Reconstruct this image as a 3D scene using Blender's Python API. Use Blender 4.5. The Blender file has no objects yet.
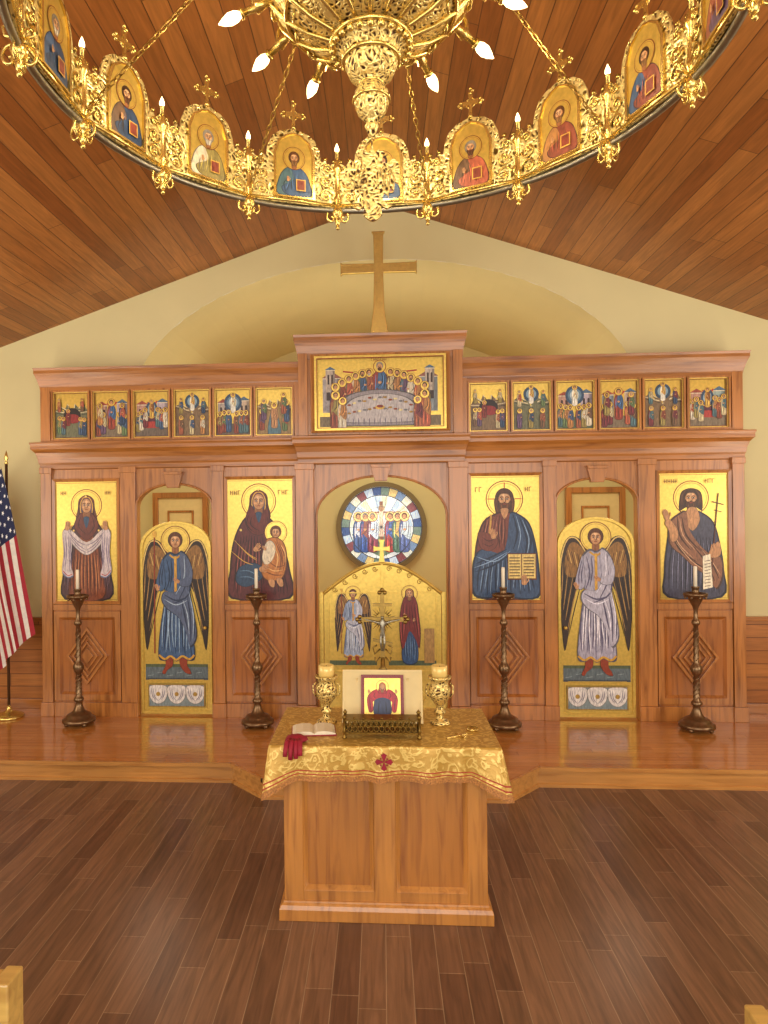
import bpy, math, random
from mathutils import Vector, Matrix
random.seed(7)
S = bpy.context.scene
COL = S.collection
pi = math.pi

# ------------------------------------------------------------------ colour
def lin(c): return c/12.92 if c <= .04045 else ((c+.055)/1.055)**2.4
def hx(s): return tuple(lin(int(s[i:i+2],16)/255) for i in (0,2,4))+(1,)
def mul(s,f): return '%02x%02x%02x'%tuple(max(0,min(255,int(int(s[i:i+2],16)*f))) for i in (0,2,4))

# ------------------------------------------------------------------ materials
def newmat(name):
    m = bpy.data.materials.new(name); m.use_nodes = True
    nt = m.node_tree; b = nt.nodes['Principled BSDF']
    return m, nt, b
def N(nt, t, **k):
    n = nt.nodes.new(t)
    for a, v in k.items(): setattr(n, a, v)
    return n
def ramp(nt, stops):
    r = N(nt,'ShaderNodeValToRGB'); e = r.color_ramp.elements
    e[0].position, e[0].color = stops[0]; e[1].position, e[1].color = stops[-1]
    for p, c in stops[1:-1]:
        x = e.new(p); x.color = c
    return r
def mixc(nt, mode, fac, a, b):
    m = N(nt,'ShaderNodeMix'); m.data_type='RGBA'; m.blend_type=mode
    if isinstance(fac,(int,float)): m.inputs[0].default_value=fac
    else: nt.links.new(fac, m.inputs[0])
    for sock, v in ((m.inputs[6],a),(m.inputs[7],b)):
        if isinstance(v, tuple): sock.default_value=v
        else: nt.links.new(v, sock)
    return m.outputs[2]
def bump(nt, b, h, st=.2, d=.01):
    bn = N(nt,'ShaderNodeBump'); bn.inputs['Strength'].default_value=st; bn.inputs['Distance'].default_value=d
    nt.links.new(h, bn.inputs['Height']); nt.links.new(bn.outputs[0], b.inputs['Normal'])

def wood(name, c1, c2, axis='Z', rough=.32, coat=.35):
    m, nt, b = newmat(name)
    tc = N(nt,'ShaderNodeTexCoord'); mp = N(nt,'ShaderNodeMapping')
    sc = {'X':(1.2,16,16),'Y':(16,1.2,16),'Z':(16,16,1.2)}[axis]
    mp.inputs['Scale'].default_value = sc
    nt.links.new(tc.outputs['Object'], mp.inputs[0])
    n = N(nt,'ShaderNodeTexNoise'); n.inputs['Scale'].default_value=1.6; n.inputs['Detail'].default_value=7; n.inputs['Distortion'].default_value=.8
    nt.links.new(mp.outputs[0], n.inputs['Vector'])
    r = ramp(nt, [(.28,hx(c1)),(.5,hx(c2)),(.75,hx(mul(c2,1.08)))]); nt.links.new(n.outputs[0], r.inputs[0])
    n2 = N(nt,'ShaderNodeTexNoise'); n2.inputs['Scale'].default_value=1.3; nt.links.new(tc.outputs['Object'], n2.inputs['Vector'])
    r2 = ramp(nt, [(.35,(.82,.82,.82,1)),(.65,(1.08,1.08,1.08,1))]); nt.links.new(n2.outputs[0], r2.inputs[0])
    nt.links.new(mixc(nt,'MULTIPLY',1.0,r.outputs[0],r2.outputs[0]), b.inputs['Base Color'])
    b.inputs['Roughness'].default_value=rough
    b.inputs['Coat Weight'].default_value=coat; b.inputs['Coat Roughness'].default_value=.2
    bump(nt,b,n.outputs[0],.08,.003)
    return m

def planks(name, ca, cb, cm, ua, va, L, W, mort, rough, grain=.75, coat=0, bst=.35):
    m, nt, b = newmat(name)
    tc = N(nt,'ShaderNodeTexCoord'); sp = N(nt,'ShaderNodeSeparateXYZ'); nt.links.new(tc.outputs['Object'], sp.inputs[0])
    dv = N(nt,'ShaderNodeMath',operation='DIVIDE'); nt.links.new(sp.outputs[va],dv.inputs[0]); dv.inputs[1].default_value=W
    fl = N(nt,'ShaderNodeMath',operation='FLOOR'); nt.links.new(dv.outputs[0],fl.inputs[0])
    wn = N(nt,'ShaderNodeTexWhiteNoise'); wn.noise_dimensions='1D'; nt.links.new(fl.outputs[0],wn.inputs['W'])
    ml = N(nt,'ShaderNodeMath',operation='MULTIPLY_ADD'); nt.links.new(wn.outputs['Value'],ml.inputs[0]); ml.inputs[1].default_value=L
    nt.links.new(sp.outputs[ua],ml.inputs[2])
    cb2 = N(nt,'ShaderNodeCombineXYZ'); nt.links.new(ml.outputs[0],cb2.inputs[0]); nt.links.new(sp.outputs[va],cb2.inputs[1])
    br = N(nt,'ShaderNodeTexBrick'); br.offset=0; br.inputs['Scale'].default_value=1
    br.inputs['Brick Width'].default_value=L; br.inputs['Row Height'].default_value=W
    br.inputs['Mortar Size'].default_value=mort; br.inputs['Mortar Smooth'].default_value=.1
    br.inputs['Color1'].default_value=hx(ca); br.inputs['Color2'].default_value=hx(cb); br.inputs['Mortar'].default_value=hx(cm)
    nt.links.new(cb2.outputs[0], br.inputs['Vector'])
    mp = N(nt,'ShaderNodeMapping'); mp.inputs['Scale'].default_value=(1.8,26,1); nt.links.new(cb2.outputs[0], mp.inputs[0])
    n = N(nt,'ShaderNodeTexNoise'); n.inputs['Scale'].default_value=1.4; n.inputs['Detail'].default_value=7; n.inputs['Distortion'].default_value=1.0
    nt.links.new(mp.outputs[0], n.inputs['Vector'])
    r = ramp(nt, [(.3,(grain,grain,grain,1)),(.7,(1.14,1.14,1.14,1))]); nt.links.new(n.outputs[0], r.inputs[0])
    nt.links.new(mixc(nt,'MULTIPLY',1.0,br.outputs[0],r.outputs[0]), b.inputs['Base Color'])
    b.inputs['Roughness'].default_value=rough
    b.inputs['Coat Weight'].default_value=coat; b.inputs['Coat Roughness'].default_value=.1
    inv = N(nt,'ShaderNodeMath',operation='SUBTRACT'); inv.inputs[0].default_value=1; nt.links.new(br.outputs['Fac'],inv.inputs[1])
    bump(nt,b,inv.outputs[0],bst,.004)
    return m

def plain(name, c, rough=.5, metal=0, emis=0, noise=.0, nscale=8):
    m, nt, b = newmat(name)
    b.inputs['Base Color'].default_value=hx(c); b.inputs['Roughness'].default_value=rough; b.inputs['Metallic'].default_value=metal
    if emis:
        b.inputs['Emission Color'].default_value=hx(c); b.inputs['Emission Strength'].default_value=emis
    if noise:
        tc = N(nt,'ShaderNodeTexCoord'); n = N(nt,'ShaderNodeTexNoise'); n.inputs['Scale'].default_value=nscale; n.inputs['Detail'].default_value=5
        nt.links.new(tc.outputs['Object'], n.inputs['Vector'])
        r = ramp(nt, [(.3,(1-noise,)*3+(1,)),(.7,(1+noise*.5,)*3+(1,))]); nt.links.new(n.outputs[0], r.inputs[0])
        nt.links.new(mixc(nt,'MULTIPLY',1.0,hx(c),r.outputs[0]), b.inputs['Base Color'])
        bump(nt,b,n.outputs[0],.1,.004)
    return m

def filigree(name, light, dark, scale=38, metal=.7, thr=(.10,.30)):
    m, nt, b = newmat(name)
    tc = N(nt,'ShaderNodeTexCoord')
    nz = N(nt,'ShaderNodeTexNoise'); nz.inputs['Scale'].default_value=14; nt.links.new(tc.outputs['Object'],nz.inputs['Vector'])
    ad = N(nt,'ShaderNodeMix'); ad.data_type='RGBA'; ad.blend_type='LINEAR_LIGHT'; ad.inputs[0].default_value=.04
    nt.links.new(tc.outputs['Object'],ad.inputs[6]); nt.links.new(nz.outputs['Color'],ad.inputs[7])
    v = N(nt,'ShaderNodeTexVoronoi'); v.feature='DISTANCE_TO_EDGE'; v.inputs['Scale'].default_value=scale
    nt.links.new(ad.outputs[2], v.inputs['Vector'])
    r = ramp(nt, [(thr[0],hx(light)),(thr[1],hx(dark))]); nt.links.new(v.outputs['Distance'], r.inputs[0])
    nt.links.new(r.outputs[0], b.inputs['Base Color'])
    b.inputs['Metallic'].default_value=metal; b.inputs['Roughness'].default_value=.34
    iv = N(nt,'ShaderNodeMath',operation='SUBTRACT'); iv.inputs[0].default_value=.4; nt.links.new(v.outputs['Distance'],iv.inputs[1])
    bump(nt,b,iv.outputs[0],.8,.01)
    return m

def brocade(name, c1, c2, scale=16):
    m, nt, b = newmat(name)
    tc = N(nt,'ShaderNodeTexCoord')
    n = N(nt,'ShaderNodeTexNoise'); n.inputs['Scale'].default_value=9; n.inputs['Detail'].default_value=3; n.inputs['Distortion'].default_value=2.5
    nt.links.new(tc.outputs['Object'], n.inputs['Vector'])
    v = N(nt,'ShaderNodeTexVoronoi'); v.feature='SMOOTH_F1'; v.inputs['Scale'].default_value=scale; v.inputs['Randomness'].default_value=.8
    nt.links.new(tc.outputs['Object'], v.inputs['Vector'])
    ad=N(nt,'ShaderNodeMath',operation='MULTIPLY_ADD'); nt.links.new(n.outputs[0],ad.inputs[0]); ad.inputs[1].default_value=1.1; nt.links.new(v.outputs['Distance'],ad.inputs[2])
    mu = N(nt,'ShaderNodeMath',operation='MULTIPLY'); mu.inputs[1].default_value=17; nt.links.new(ad.outputs[0],mu.inputs[0])
    w = N(nt,'ShaderNodeMath',operation='SINE'); nt.links.new(mu.outputs[0],w.inputs[0])
    r = ramp(nt, [(.1,hx(c1)),(.9,hx(c2))]); nt.links.new(w.outputs[0], r.inputs[0])
    nt.links.new(r.outputs[0], b.inputs['Base Color'])
    b.inputs['Metallic'].default_value=.3; b.inputs['Roughness'].default_value=.4
    bump(nt,b,w.outputs[0],.2,.002)
    return m

def paintmat(name, rough=.42, emis=0, vary=True):
    m, nt, b = newmat(name)
    at = N(nt,'ShaderNodeAttribute'); at.attribute_name='Col'
    tc = N(nt,'ShaderNodeTexCoord'); mp=N(nt,'ShaderNodeMapping'); mp.inputs['Scale'].default_value=(62,1,20) if vary else (20,1,20)
    nt.links.new(tc.outputs['Object'],mp.inputs[0])
    n = N(nt,'ShaderNodeTexNoise'); n.inputs['Scale'].default_value=1; n.inputs['Detail'].default_value=5; n.inputs['Distortion'].default_value=.7
    nt.links.new(mp.outputs[0], n.inputs['Vector'])
    lo,hi=(.68,1.28) if vary else (.9,1.06)
    r = ramp(nt, [(.32,(lo,lo,lo*1.02,1)),(.68,(hi,hi,hi*.98,1))]); nt.links.new(n.outputs[0], r.inputs[0])
    c = mixc(nt,'MULTIPLY',1.0,at.outputs['Color'],r.outputs[0])
    nt.links.new(c, b.inputs['Base Color']); b.inputs['Roughness'].default_value=rough
    if emis:
        nt.links.new(c, b.inputs['Emission Color']); b.inputs['Emission Strength'].default_value=emis
    return m

WZ = wood('cherry_wood_vertical','87501f','b27438','Z')
WX = wood('cherry_wood_horizontal','824c1e','a86c32','X')
WD = wood('cherry_wood_panel','7c4419','a4642c','Z')
WTz = wood('table_wood_vertical','98602a','ba7e3a','Z')
WTp = wood('table_wood_panel','8c5222','ac702f','Z')
WPEW = wood('pew_wood','b8904c','cca85c','X')
CEIL = planks('ceiling_planks','b07238','8a4e20','5a3216',1,0,2.6,.125,.003,.4,.72)
FLOOR = planks('floor_plank_tile','694934','89664a','a08465',1,0,.92,.125,.0022,.32,.6)
PLAT = planks('platform_planks','c88a48','b47434','7e4a20',0,1,1.3,.085,.0012,.2,.84,coat=.6,bst=.15)
RISER = wood('platform_riser_wood','aa7034','c28a48','X',.3)
WAIN = planks('wainscot_planks','b27438','9a5e2c','6a3c1a',0,2,2.2,.13,.004,.4,.78)
WALL = plain('cream_plaster','d8cb98',.8,0,0,.04,2)
APSE = plain('apse_plaster','d2c48c',.8,0,0,.04,2)
GOLD = plain('gold_leaf','d6b65a',.33,.62,0,.16,38)
GOLDP = plain('polished_gold','e0c270',.26,.88,0,.14,30)
GOLDD = plain('old_gold','a88642',.35,.85,0,.25,40)
FILI = filigree('gold_filigree','ecd890','5c4618')
FILI2 = filigree('gold_filigree_fine','ecd080','46260e',52)
BRONZE = plain('bronze','83684a',.33,.8,0,.25,30)
DMETAL = plain('dark_silver_metal','8a8270',.35,.85,0,.2,30)
PAINT = paintmat('icon_paint')
GLASSP = paintmat('stained_glass',.2,.8)  # emission stands in for daylight coming through the panes
FLAGM = paintmat('flag_cloth',.8,vary=False)
WAX = plain('candle_wax','f1e8cf',.5)
AMBER = plain('amber_glass_candle','e0c070',.25,.1,.1)
BULB = plain('lit_bulb','ffe0a0',.3,0,8)
BROC = brocade('gold_brocade','ba9240','dcbc68')
FRINGE = plain('red_gold_fringe','b0763a',.7,0,0,.5,120)
REDC = plain('crimson_cloth','93122a',.7,0,0,.2,40)
REDT = plain('red_trim','a83a26',.7,0,0,.3,90)
PAGE = plain('book_pages','e6dcc0',.6,0,0,.05,60)
CREAM = plain('cream_board','dcc68a',.5,0,0,.05,15)
DARK = plain('dark_wick','3a2412',.7)

# ------------------------------------------------------------------ mesh builder
class MB:
    def __init__(s): s.V=[]; s.F=[]; s.M=[]; s.Sm=[]; s.X=None
    def add(s, vs, fs, m=0, sm=False):
        o=len(s.V)
        for v in vs:
            v=Vector(v)
            if s.X is not None: v = s.X @ v
            s.V.append(tuple(v))
        for f in fs:
            s.F.append([i+o for i in f]); s.M.append(m); s.Sm.append(sm)
    def box(s,x0,x1,y0,y1,z0,z1,m=0):
        s.add([(x0,y0,z0),(x1,y0,z0),(x1,y1,z0),(x0,y1,z0),(x0,y0,z1),(x1,y0,z1),(x1,y1,z1),(x0,y1,z1)],
              [(0,3,2,1),(4,5,6,7),(0,1,5,4),(1,2,6,5),(2,3,7,6),(3,0,4,7)],m)
    def lathe(s,pr,c=(0,0,0),n=24,m=0,sm=True,lobes=0,amp=0):
        vs=[];fs=[]
        for r,z in pr:
            for i in range(n):
                a=2*pi*i/n; rr=r*(1+amp*math.cos(lobes*a)) if lobes else r
                vs.append((c[0]+rr*math.cos(a),c[1]+rr*math.sin(a),c[2]+z))
        for j in range(len(pr)-1):
            for i in range(n):
                k=(i+1)%n
                fs.append((j*n+i,j*n+k,(j+1)*n+k,(j+1)*n+i))
        fs.append(tuple(range(n))[::-1]); fs.append(tuple((len(pr)-1)*n+i for i in range(n)))
        s.add(vs,fs,m,sm)
    def ball(s,c,r,m=0,n=14,sz=1):
        s.lathe([(max(r*math.sin(pi*i/8),.0005),-sz*r*math.cos(pi*i/8)) for i in range(9)],c,n,m)
    def tube(s,pts,r,n=8,m=0,closed=False):
        pts=[Vector(p) for p in pts]; K=len(pts); vs=[];fs=[]
        up=Vector((0,0,1)); prev=None
        for i,p in enumerate(pts):
            if closed: t=(pts[(i+1)%K]-pts[i-1])
            else: t=(pts[min(i+1,K-1)]-pts[max(i-1,0)])
            t.normalize()
            if prev is None:
                a=t.cross(up)
                if a.length<.01: a=t.cross(Vector((1,0,0)))
            else:
                a=prev-t*prev.dot(t)
            a.normalize(); prev=a; b=t.cross(a)
            rr=r[i] if isinstance(r,(list,tuple)) else r
            for k in range(n):
                an=2*pi*k/n; vs.append(tuple(p+a*rr*math.cos(an)+b*rr*math.sin(an)))
        for i in range(K if closed else K-1):
            j=(i+1)%K
            for k in range(n):
                l=(k+1)%n; fs.append((i*n+k,i*n+l,j*n+l,j*n+k))
        if not closed:
            fs.append(tuple(range(n))[::-1]); fs.append(tuple((K-1)*n+k for k in range(n)))
        s.add(vs,fs,m,True)
    def prism(s,poly,y0,y1,m=0):
        n=len(poly); vs=[(x,y0,z) for x,z in poly]+[(x,y1,z) for x,z in poly]
        fs=[tuple(range(n)),tuple(range(2*n-1,n-1,-1))]
        fs+=[(i,i+n,(i+1)%n+n,(i+1)%n) for i in range(n)]
        s.add(vs,fs,m)
    def ring(s,o,i_,y0,y1,m=0,yi=None):
        n=len(o); yi=y0 if yi is None else yi
        vs=[(x,y0,z) for x,z in o]+[(x,yi,z) for x,z in i_]+[(x,y1,z) for x,z in o]+[(x,y1,z) for x,z in i_]
        fs=[]
        for a in range(n):
            b=(a+1)%n
            fs+=[(a,b,b+n,a+n),(a+2*n,a+3*n,b+3*n,b+2*n),(a,a+2*n,b+2*n,b),(a+n,b+n,b+3*n,a+3*n)]
        s.add(vs,fs,m)
    def frame(s,x0,x1,z0,z1,w,y0,y1,m=0,yi=None):
        s.ring([(x0,z0),(x1,z0),(x1,z1),(x0,z1)],[(x0+w,z0+w),(x1-w,z0+w),(x1-w,z1-w),(x0+w,z1-w)],y0,y1,m,yi)
    def crown(s,x0,x1,yf,yb,pr,m=0):
        vs=[];fs=[]
        for o,z in pr: vs+=[(x0-o,yf-o,z),(x1+o,yf-o,z),(x1+o,yb,z),(x0-o,yb,z)]
        for j in range(len(pr)-1):
            for i in range(4):
                k=(i+1)%4; fs.append((4*j+i,4*j+k,4*j+4+k,4*j+4+i))
        q=4*(len(pr)-1)
        fs+=[(3,2,1,0),(q,q+1,q+2,q+3)]
        s.add(vs,fs,m)
    def arch(s,x0,x1,zs,zt,ztop,y0,y1,m=0,n=24,p=2.0):
        cx=(x0+x1)/2; w=(x1-x0)/2; P=[]
        for i in range(n+1):
            x=-math.cos(pi*i/n); z=zs+(zt-zs)*(max(0,1-abs(x)**p))**(1/p); P.append((cx+w*x,z))
        for (a,za),(b,zb) in zip(P,P[1:]):
            s.add([(a,y0,za),(b,y0,zb),(b,y0,ztop),(a,y0,ztop),(a,y1,za),(b,y1,zb),(b,y1,ztop),(a,y1,ztop)],
                  [(0,1,2,3),(4,7,6,5),(0,4,5,1),(3,2,6,7)],m)
        return P
    def obj(s,name,mats,parent=None,bev=0):
        me=bpy.data.meshes.new(name); me.from_pydata(s.V,[],s.F)
        for m in mats: me.materials.append(m)
        me.polygons.foreach_set('material_index',s.M); me.polygons.foreach_set('use_smooth',s.Sm)
        me.update(); o=bpy.data.objects.new(name,me); COL.objects.link(o)
        if parent: o.parent=parent
        if bev:
            b=o.modifiers.new('bevel','BEVEL'); b.width=bev; b.segments=2; b.limit_method='ANGLE'; b.angle_limit=math.radians(40)
        return o
def empty(name, loc=(0,0,0)):
    e=bpy.data.objects.new(name,None); COL.objects.link(e); e.empty_display_size=.1; return e

# ------------------------------------------------------------------ painted art (cm units)
def cr(pts,n=4,closed=True):
    K=len(pts); out=[]
    rng=range(K) if closed else range(K-1)
    for i in rng:
        if closed: p0,p1,p2,p3=pts[i-1],pts[i],pts[(i+1)%K],pts[(i+2)%K]
        else: p0,p1,p2,p3=pts[max(i-1,0)],pts[i],pts[i+1],pts[min(i+2,K-1)]
        for j in range(n):
            t=j/n
            out.append(tuple(.5*((2*p1[k])+(-p0[k]+p2[k])*t+(2*p0[k]-5*p1[k]+4*p2[k]-p3[k])*t*t+(-p0[k]+3*p1[k]-3*p2[k]+p3[k])*t**3) for k in (0,1)))
    if not closed: out.append(pts[-1])
    return out
class Art:
    def __init__(s,dz=.0001): s.V=[];s.F=[];s.C=[];s.M=[];s.k=0;s.dz=dz;s.t=(0,0,1,1);s.X=Matrix.Identity(4)
    def at(s,ox=0,oy=0,sx=1,sy=None): s.t=(ox,oy,sx,sx if sy is None else sy)
    def _a(s,pts,col,m=1):
        ox,oy,sx,sy=s.t; s.k+=1; o=len(s.V)
        P=[(ox+sx*x,oy+sy*y) for x,y in pts]
        A=sum(P[i-1][0]*P[i][1]-P[i][0]*P[i-1][1] for i in range(len(P)))
        if A<0: P=P[::-1]
        for x,y in P: s.V.append(tuple(s.X@Vector((x/100,-s.dz*s.k,y/100))))
        s.F.append(list(range(o,o+len(P)))); s.C.append(hx(col)); s.M.append(m)
    def poly(s,pts,col,sm=True,m=1,n=4):
        P=cr(pts,n) if sm else pts
        if sm and m==1:
            s._a(P,mul(col,.55),m)
            cx=(max(p[0] for p in P)+min(p[0] for p in P))/2; cy=(max(p[1] for p in P)+min(p[1] for p in P))/2
            P=[(cx+(x-cx)*.94,cy+(y-cy)*.965) for x,y in P]
        s._a(P,col,m)
    def rect(s,x0,y0,x1,y1,col,m=1): s._a([(x0,y0),(x1,y0),(x1,y1),(x0,y1)],col,m)
    def ell(s,x,y,rx,ry,col,m=1,n=20,rot=0):
        c,q=math.cos(rot),math.sin(rot)
        s._a([(x+rx*math.cos(2*pi*i/n)*c-ry*math.sin(2*pi*i/n)*q,y+rx*math.cos(2*pi*i/n)*q+ry*math.sin(2*pi*i/n)*c) for i in range(n)],col,m)
    def st(s,pts,w,col,m=1,sm=True,taper=False):
        if sm and len(pts)>2: pts=cr(pts,4,False)
        L=[];R=[];K=len(pts)
        for i,p in enumerate(pts):
            a=pts[max(i-1,0)];b=pts[min(i+1,K-1)]
            dx,dy=b[0]-a[0],b[1]-a[1]; l=math.hypot(dx,dy) or 1
            ww=w/2*(math.sin(pi*(i+.6)/(K+.2)) if taper else 1)
            L.append((p[0]-dy/l*ww,p[1]+dx/l*ww)); R.append((p[0]+dy/l*ww,p[1]-dx/l*ww))
        ox,oy,sx,sy=s.t; s.k+=1; o=len(s.V)
        for a,b in zip(L,R):
            for x,y in (a,b): s.V.append(tuple(s.X@Vector(((ox+sx*x)/100,-s.dz*s.k,(oy+sy*y)/100))))
        for i in range(K-1):
            s.F.append([o+2*i,o+2*i+1,o+2*i+3,o+2*i+2]); s.C.append(hx(col)); s.M.append(m)
    def folds(s,Ls,w,col):
        for l in Ls: s.st(l,w,col,taper=True)
    def border(s,x0,y0,x1,y1,w,col,m=1):
        s.rect(x0,y0,x1,y0+w,col,m); s.rect(x0,y1-w,x1,y1,col,m); s.rect(x0,y0,x0+w,y1,col,m); s.rect(x1-w,y0,x1,y1,col,m)
    def obj(s,name,mats,loc=(0,0,0),parent=None):
        me=bpy.data.meshes.new(name); me.from_pydata(s.V,[],s.F)
        for m in mats: me.materials.append(m)
        me.polygons.foreach_set('material_index',s.M)
        ca=me.color_attributes.new('Col','FLOAT_COLOR','CORNER'); d=[]
        for f,c in zip(s.F,s.C):
            for _ in f: d+=c
        ca.data.foreach_set('color',d); me.update()
        o=bpy.data.objects.new(name,me); COL.objects.link(o); o.location=loc
        if parent: o.parent=parent
        return o
SKIN='c08c5e'; SKD='6a3e22'
def head(a,x,y,r,hair='5a3318',beard=None,veil=None,long=False,hal=True,wild=False,tilt=0):
    if hal:
        a.ell(x,y+.1*r,2.2*r,2.2*r,'7a3a18',n=32); a.ell(x,y+.1*r,2.08*r,2.08*r,'f2dc90',n=32,m=0)
        a.ell(x,y+.1*r,1.92*r,1.92*r,'a06c2c',n=32); a.ell(x,y+.1*r,1.86*r,1.86*r,'f2dc90',n=32,m=0)
    if veil:
        a.poly([(x-1.35*r,y-2.2*r),(x-1.2*r,y-.3*r),(x-1.02*r,y+.9*r),(x,y+1.5*r),(x+1.02*r,y+.9*r),(x+1.2*r,y-.3*r),(x+1.35*r,y-2.2*r)],veil)
        a.folds([[(x-.95*r,y+.7*r),(x-1.05*r,y-.4*r),(x-1.0*r,y-1.6*r)],[(x+.95*r,y+.7*r),(x+1.05*r,y-.4*r),(x+1.0*r,y-1.6*r)]],.16*r,mul(veil,.55))
        a.st([(x-.75*r,y-1.2*r),(x-.85*r,y+.1*r),(x-.5*r,y+1.0*r),(x,y+1.2*r),(x+.5*r,y+1.0*r),(x+.85*r,y+.1*r),(x+.75*r,y-1.2*r)],.12*r,'d8a848')
        a.ell(x,y-.1*r,.8*r,1.15*r,'2f4a68')
    else:
        if wild:
            a.poly([(x-1.45*r,y-1.5*r),(x-1.4*r,y+.1*r),(x-1.05*r,y+1.0*r),(x,y+1.35*r),(x+1.05*r,y+1.0*r),(x+1.4*r,y+.1*r),(x+1.35*r,y-1.5*r),(x+.6*r,y-1.1*r),(x-.6*r,y-1.1*r)],hair)
            for i in range(7):
                q=-1 if i%2 else 1; a.st([(x+q*.6*r,y+1.1*r),(x+q*(1.0+.04*i)*r,y+.3*r),(x+q*(.9+.06*i)*r,y-.8*r)],.1*r,mul(hair,1.5),taper=True)
        else: a.ell(x,y+.2*r,1.12*r,1.22*r,mul(hair,.8)); a.ell(x,y+.25*r,1.0*r,1.1*r,hair)
        if long:
            a.poly([(x-1.0*r,y+.4*r),(x-1.15*r,y-1.0*r),(x-.7*r,y-1.9*r),(x,y-1.2*r),(x+.7*r,y-1.9*r),(x+1.15*r,y-1.0*r),(x+1.0*r,y+.4*r)],hair)
            for q in (-1,1): a.folds([[(x+q*.85*r,y+.4*r),(x+q*1.0*r,y-.6*r),(x+q*.75*r,y-1.5*r)]],.1*r,mul(hair,1.5))
    a.poly([(x-.4*r,y-.5*r),(x-.5*r,y-1.7*r),(x,y-2*r),(x+.5*r,y-1.7*r),(x+.4*r,y-.5*r)],'8e5a34')
    a.ell(x,y,.75*r,1.02*r,'7e4c28'); a.ell(x,y+.02*r,.68*r,.95*r,SKIN)
    if beard:
        a.poly([(x-.72*r,y-.05*r),(x-.62*r,y-.9*r),(x-.25*r,y-1.45*r),(x,y-1.3*r),(x+.25*r,y-1.45*r),(x+.62*r,y-.9*r),(x+.72*r,y-.05*r),(x+.4*r,y-.38*r),(x,y-.3*r),(x-.4*r,y-.38*r)],beard)
        a.folds([[(x-.35*r,y-.5*r),(x-.3*r,y-.9*r),(x-.15*r,y-1.3*r)],[(x+.35*r,y-.5*r),(x+.3*r,y-.9*r),(x+.15*r,y-1.3*r)]],.1*r,mul(beard,1.5))
    if r>2:
        a.ell(x-.05*r,y+.5*r,.45*r,.22*r,'dcae80')
        for q in (-1,1):
            a.ell(x+q*.4*r,y-.2*r,.16*r,.14*r,'d8a474',n=10)
            a.ell(x+q*.3*r,y+.12*r,.19*r,.12*r,'7e4c28',n=10); a.ell(x+q*.3*r,y+.12*r,.15*r,.08*r,'e8dcc8',n=10); a.ell(x+q*.3*r,y+.12*r,.085*r,.09*r,'20120a',n=8)
            a.st([(x+q*.1*r,y+.3*r),(x+q*.3*r,y+.38*r),(x+q*.52*r,y+.27*r)],.1*r,SKD)
        a.st([(x-.02*r,y+.3*r),(x+.0*r,y-.2*r)],.1*r,'e4b88a',sm=False)
        a.st([(x+.08*r,y+.25*r),(x+.12*r,y-.2*r),(x-.1*r,y-.28*r)],.07*r,SKD)
        a.st([(x-.2*r,y-.52*r),(x,y-.49*r),(x+.2*r,y-.52*r)],.1*r,'8c3a28')
        if not veil: a.poly([(x-.75*r,y+.3*r),(x-.6*r,y+.85*r),(x,y+1.1*r),(x+.6*r,y+.85*r),(x+.75*r,y+.3*r),(x+.45*r,y+.68*r),(x,y+.75*r),(x-.45*r,y+.68*r)],hair)
def hand(a,x,y,s,ang=pi/2,flip=1):
    c,q=math.cos(ang-pi/2),math.sin(ang-pi/2)
    def T(u,v): return (x+s*(u*flip*c-v*q),y+s*(u*flip*q+v*c))
    a.poly([T(-.8,-1),T(-.9,.6),T(0,1),T(.9,.6),T(.8,-1)],SKIN)
    for u,l in ((-.7,2.4),(-.25,2.9),(.25,2.8),(.7,2.3)): a.st([T(u,.3),T(u*1.15,l)],.42*s,SKIN)
    for u,l in ((-.48,2.3),(0,2.6),(.48,2.3)): a.st([T(u,.6),T(u*1.15,l)],.1*s,SKD)
    a.st([T(.7,-.4),T(1.5,.4),T(1.6,1.2)],.42*s,SKIN)
def glyphs(a,x,y,s,n=3,col='6a2412'):
    for i in range(n):
        xx=x+i*s*1.1
        a.st([(xx,y),(xx,y+s*1.3)],.16*s,col,sm=False)
        r=random.random()
        if r<.5: a.st([(xx+.6*s,y),(xx+.6*s,y+s*1.3)],.16*s,col,sm=False); a.st([(xx,y+s*.65),(xx+.6*s,y+s*.65)],.16*s,col,sm=False)
        else: a.st([(xx,y+s*1.25),(xx+.6*s,y+s*1.25)],.16*s,col,sm=False)
def goldbg(a,w,h,bw=1.6):
    a.rect(0,0,w,h,'e0bc60',0)
    a.border(bw,bw,w-bw,h-bw,.45,'8c5c24')
def robe_folds(a,x0,x1,y0,y1,n,col,w=.7,lean=0):
    for i in range(n):
        t=(i+.5)/n; x=x0+(x1-x0)*t
        a.st([(x*.85+lean,y1-abs(t-.5)*6),(x+random.uniform(-1,1),(y0+y1)/2),(x*1.05+random.uniform(-1,1),y0+random.uniform(0,(y1-y0)*.2))],w,col,taper=True)

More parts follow.
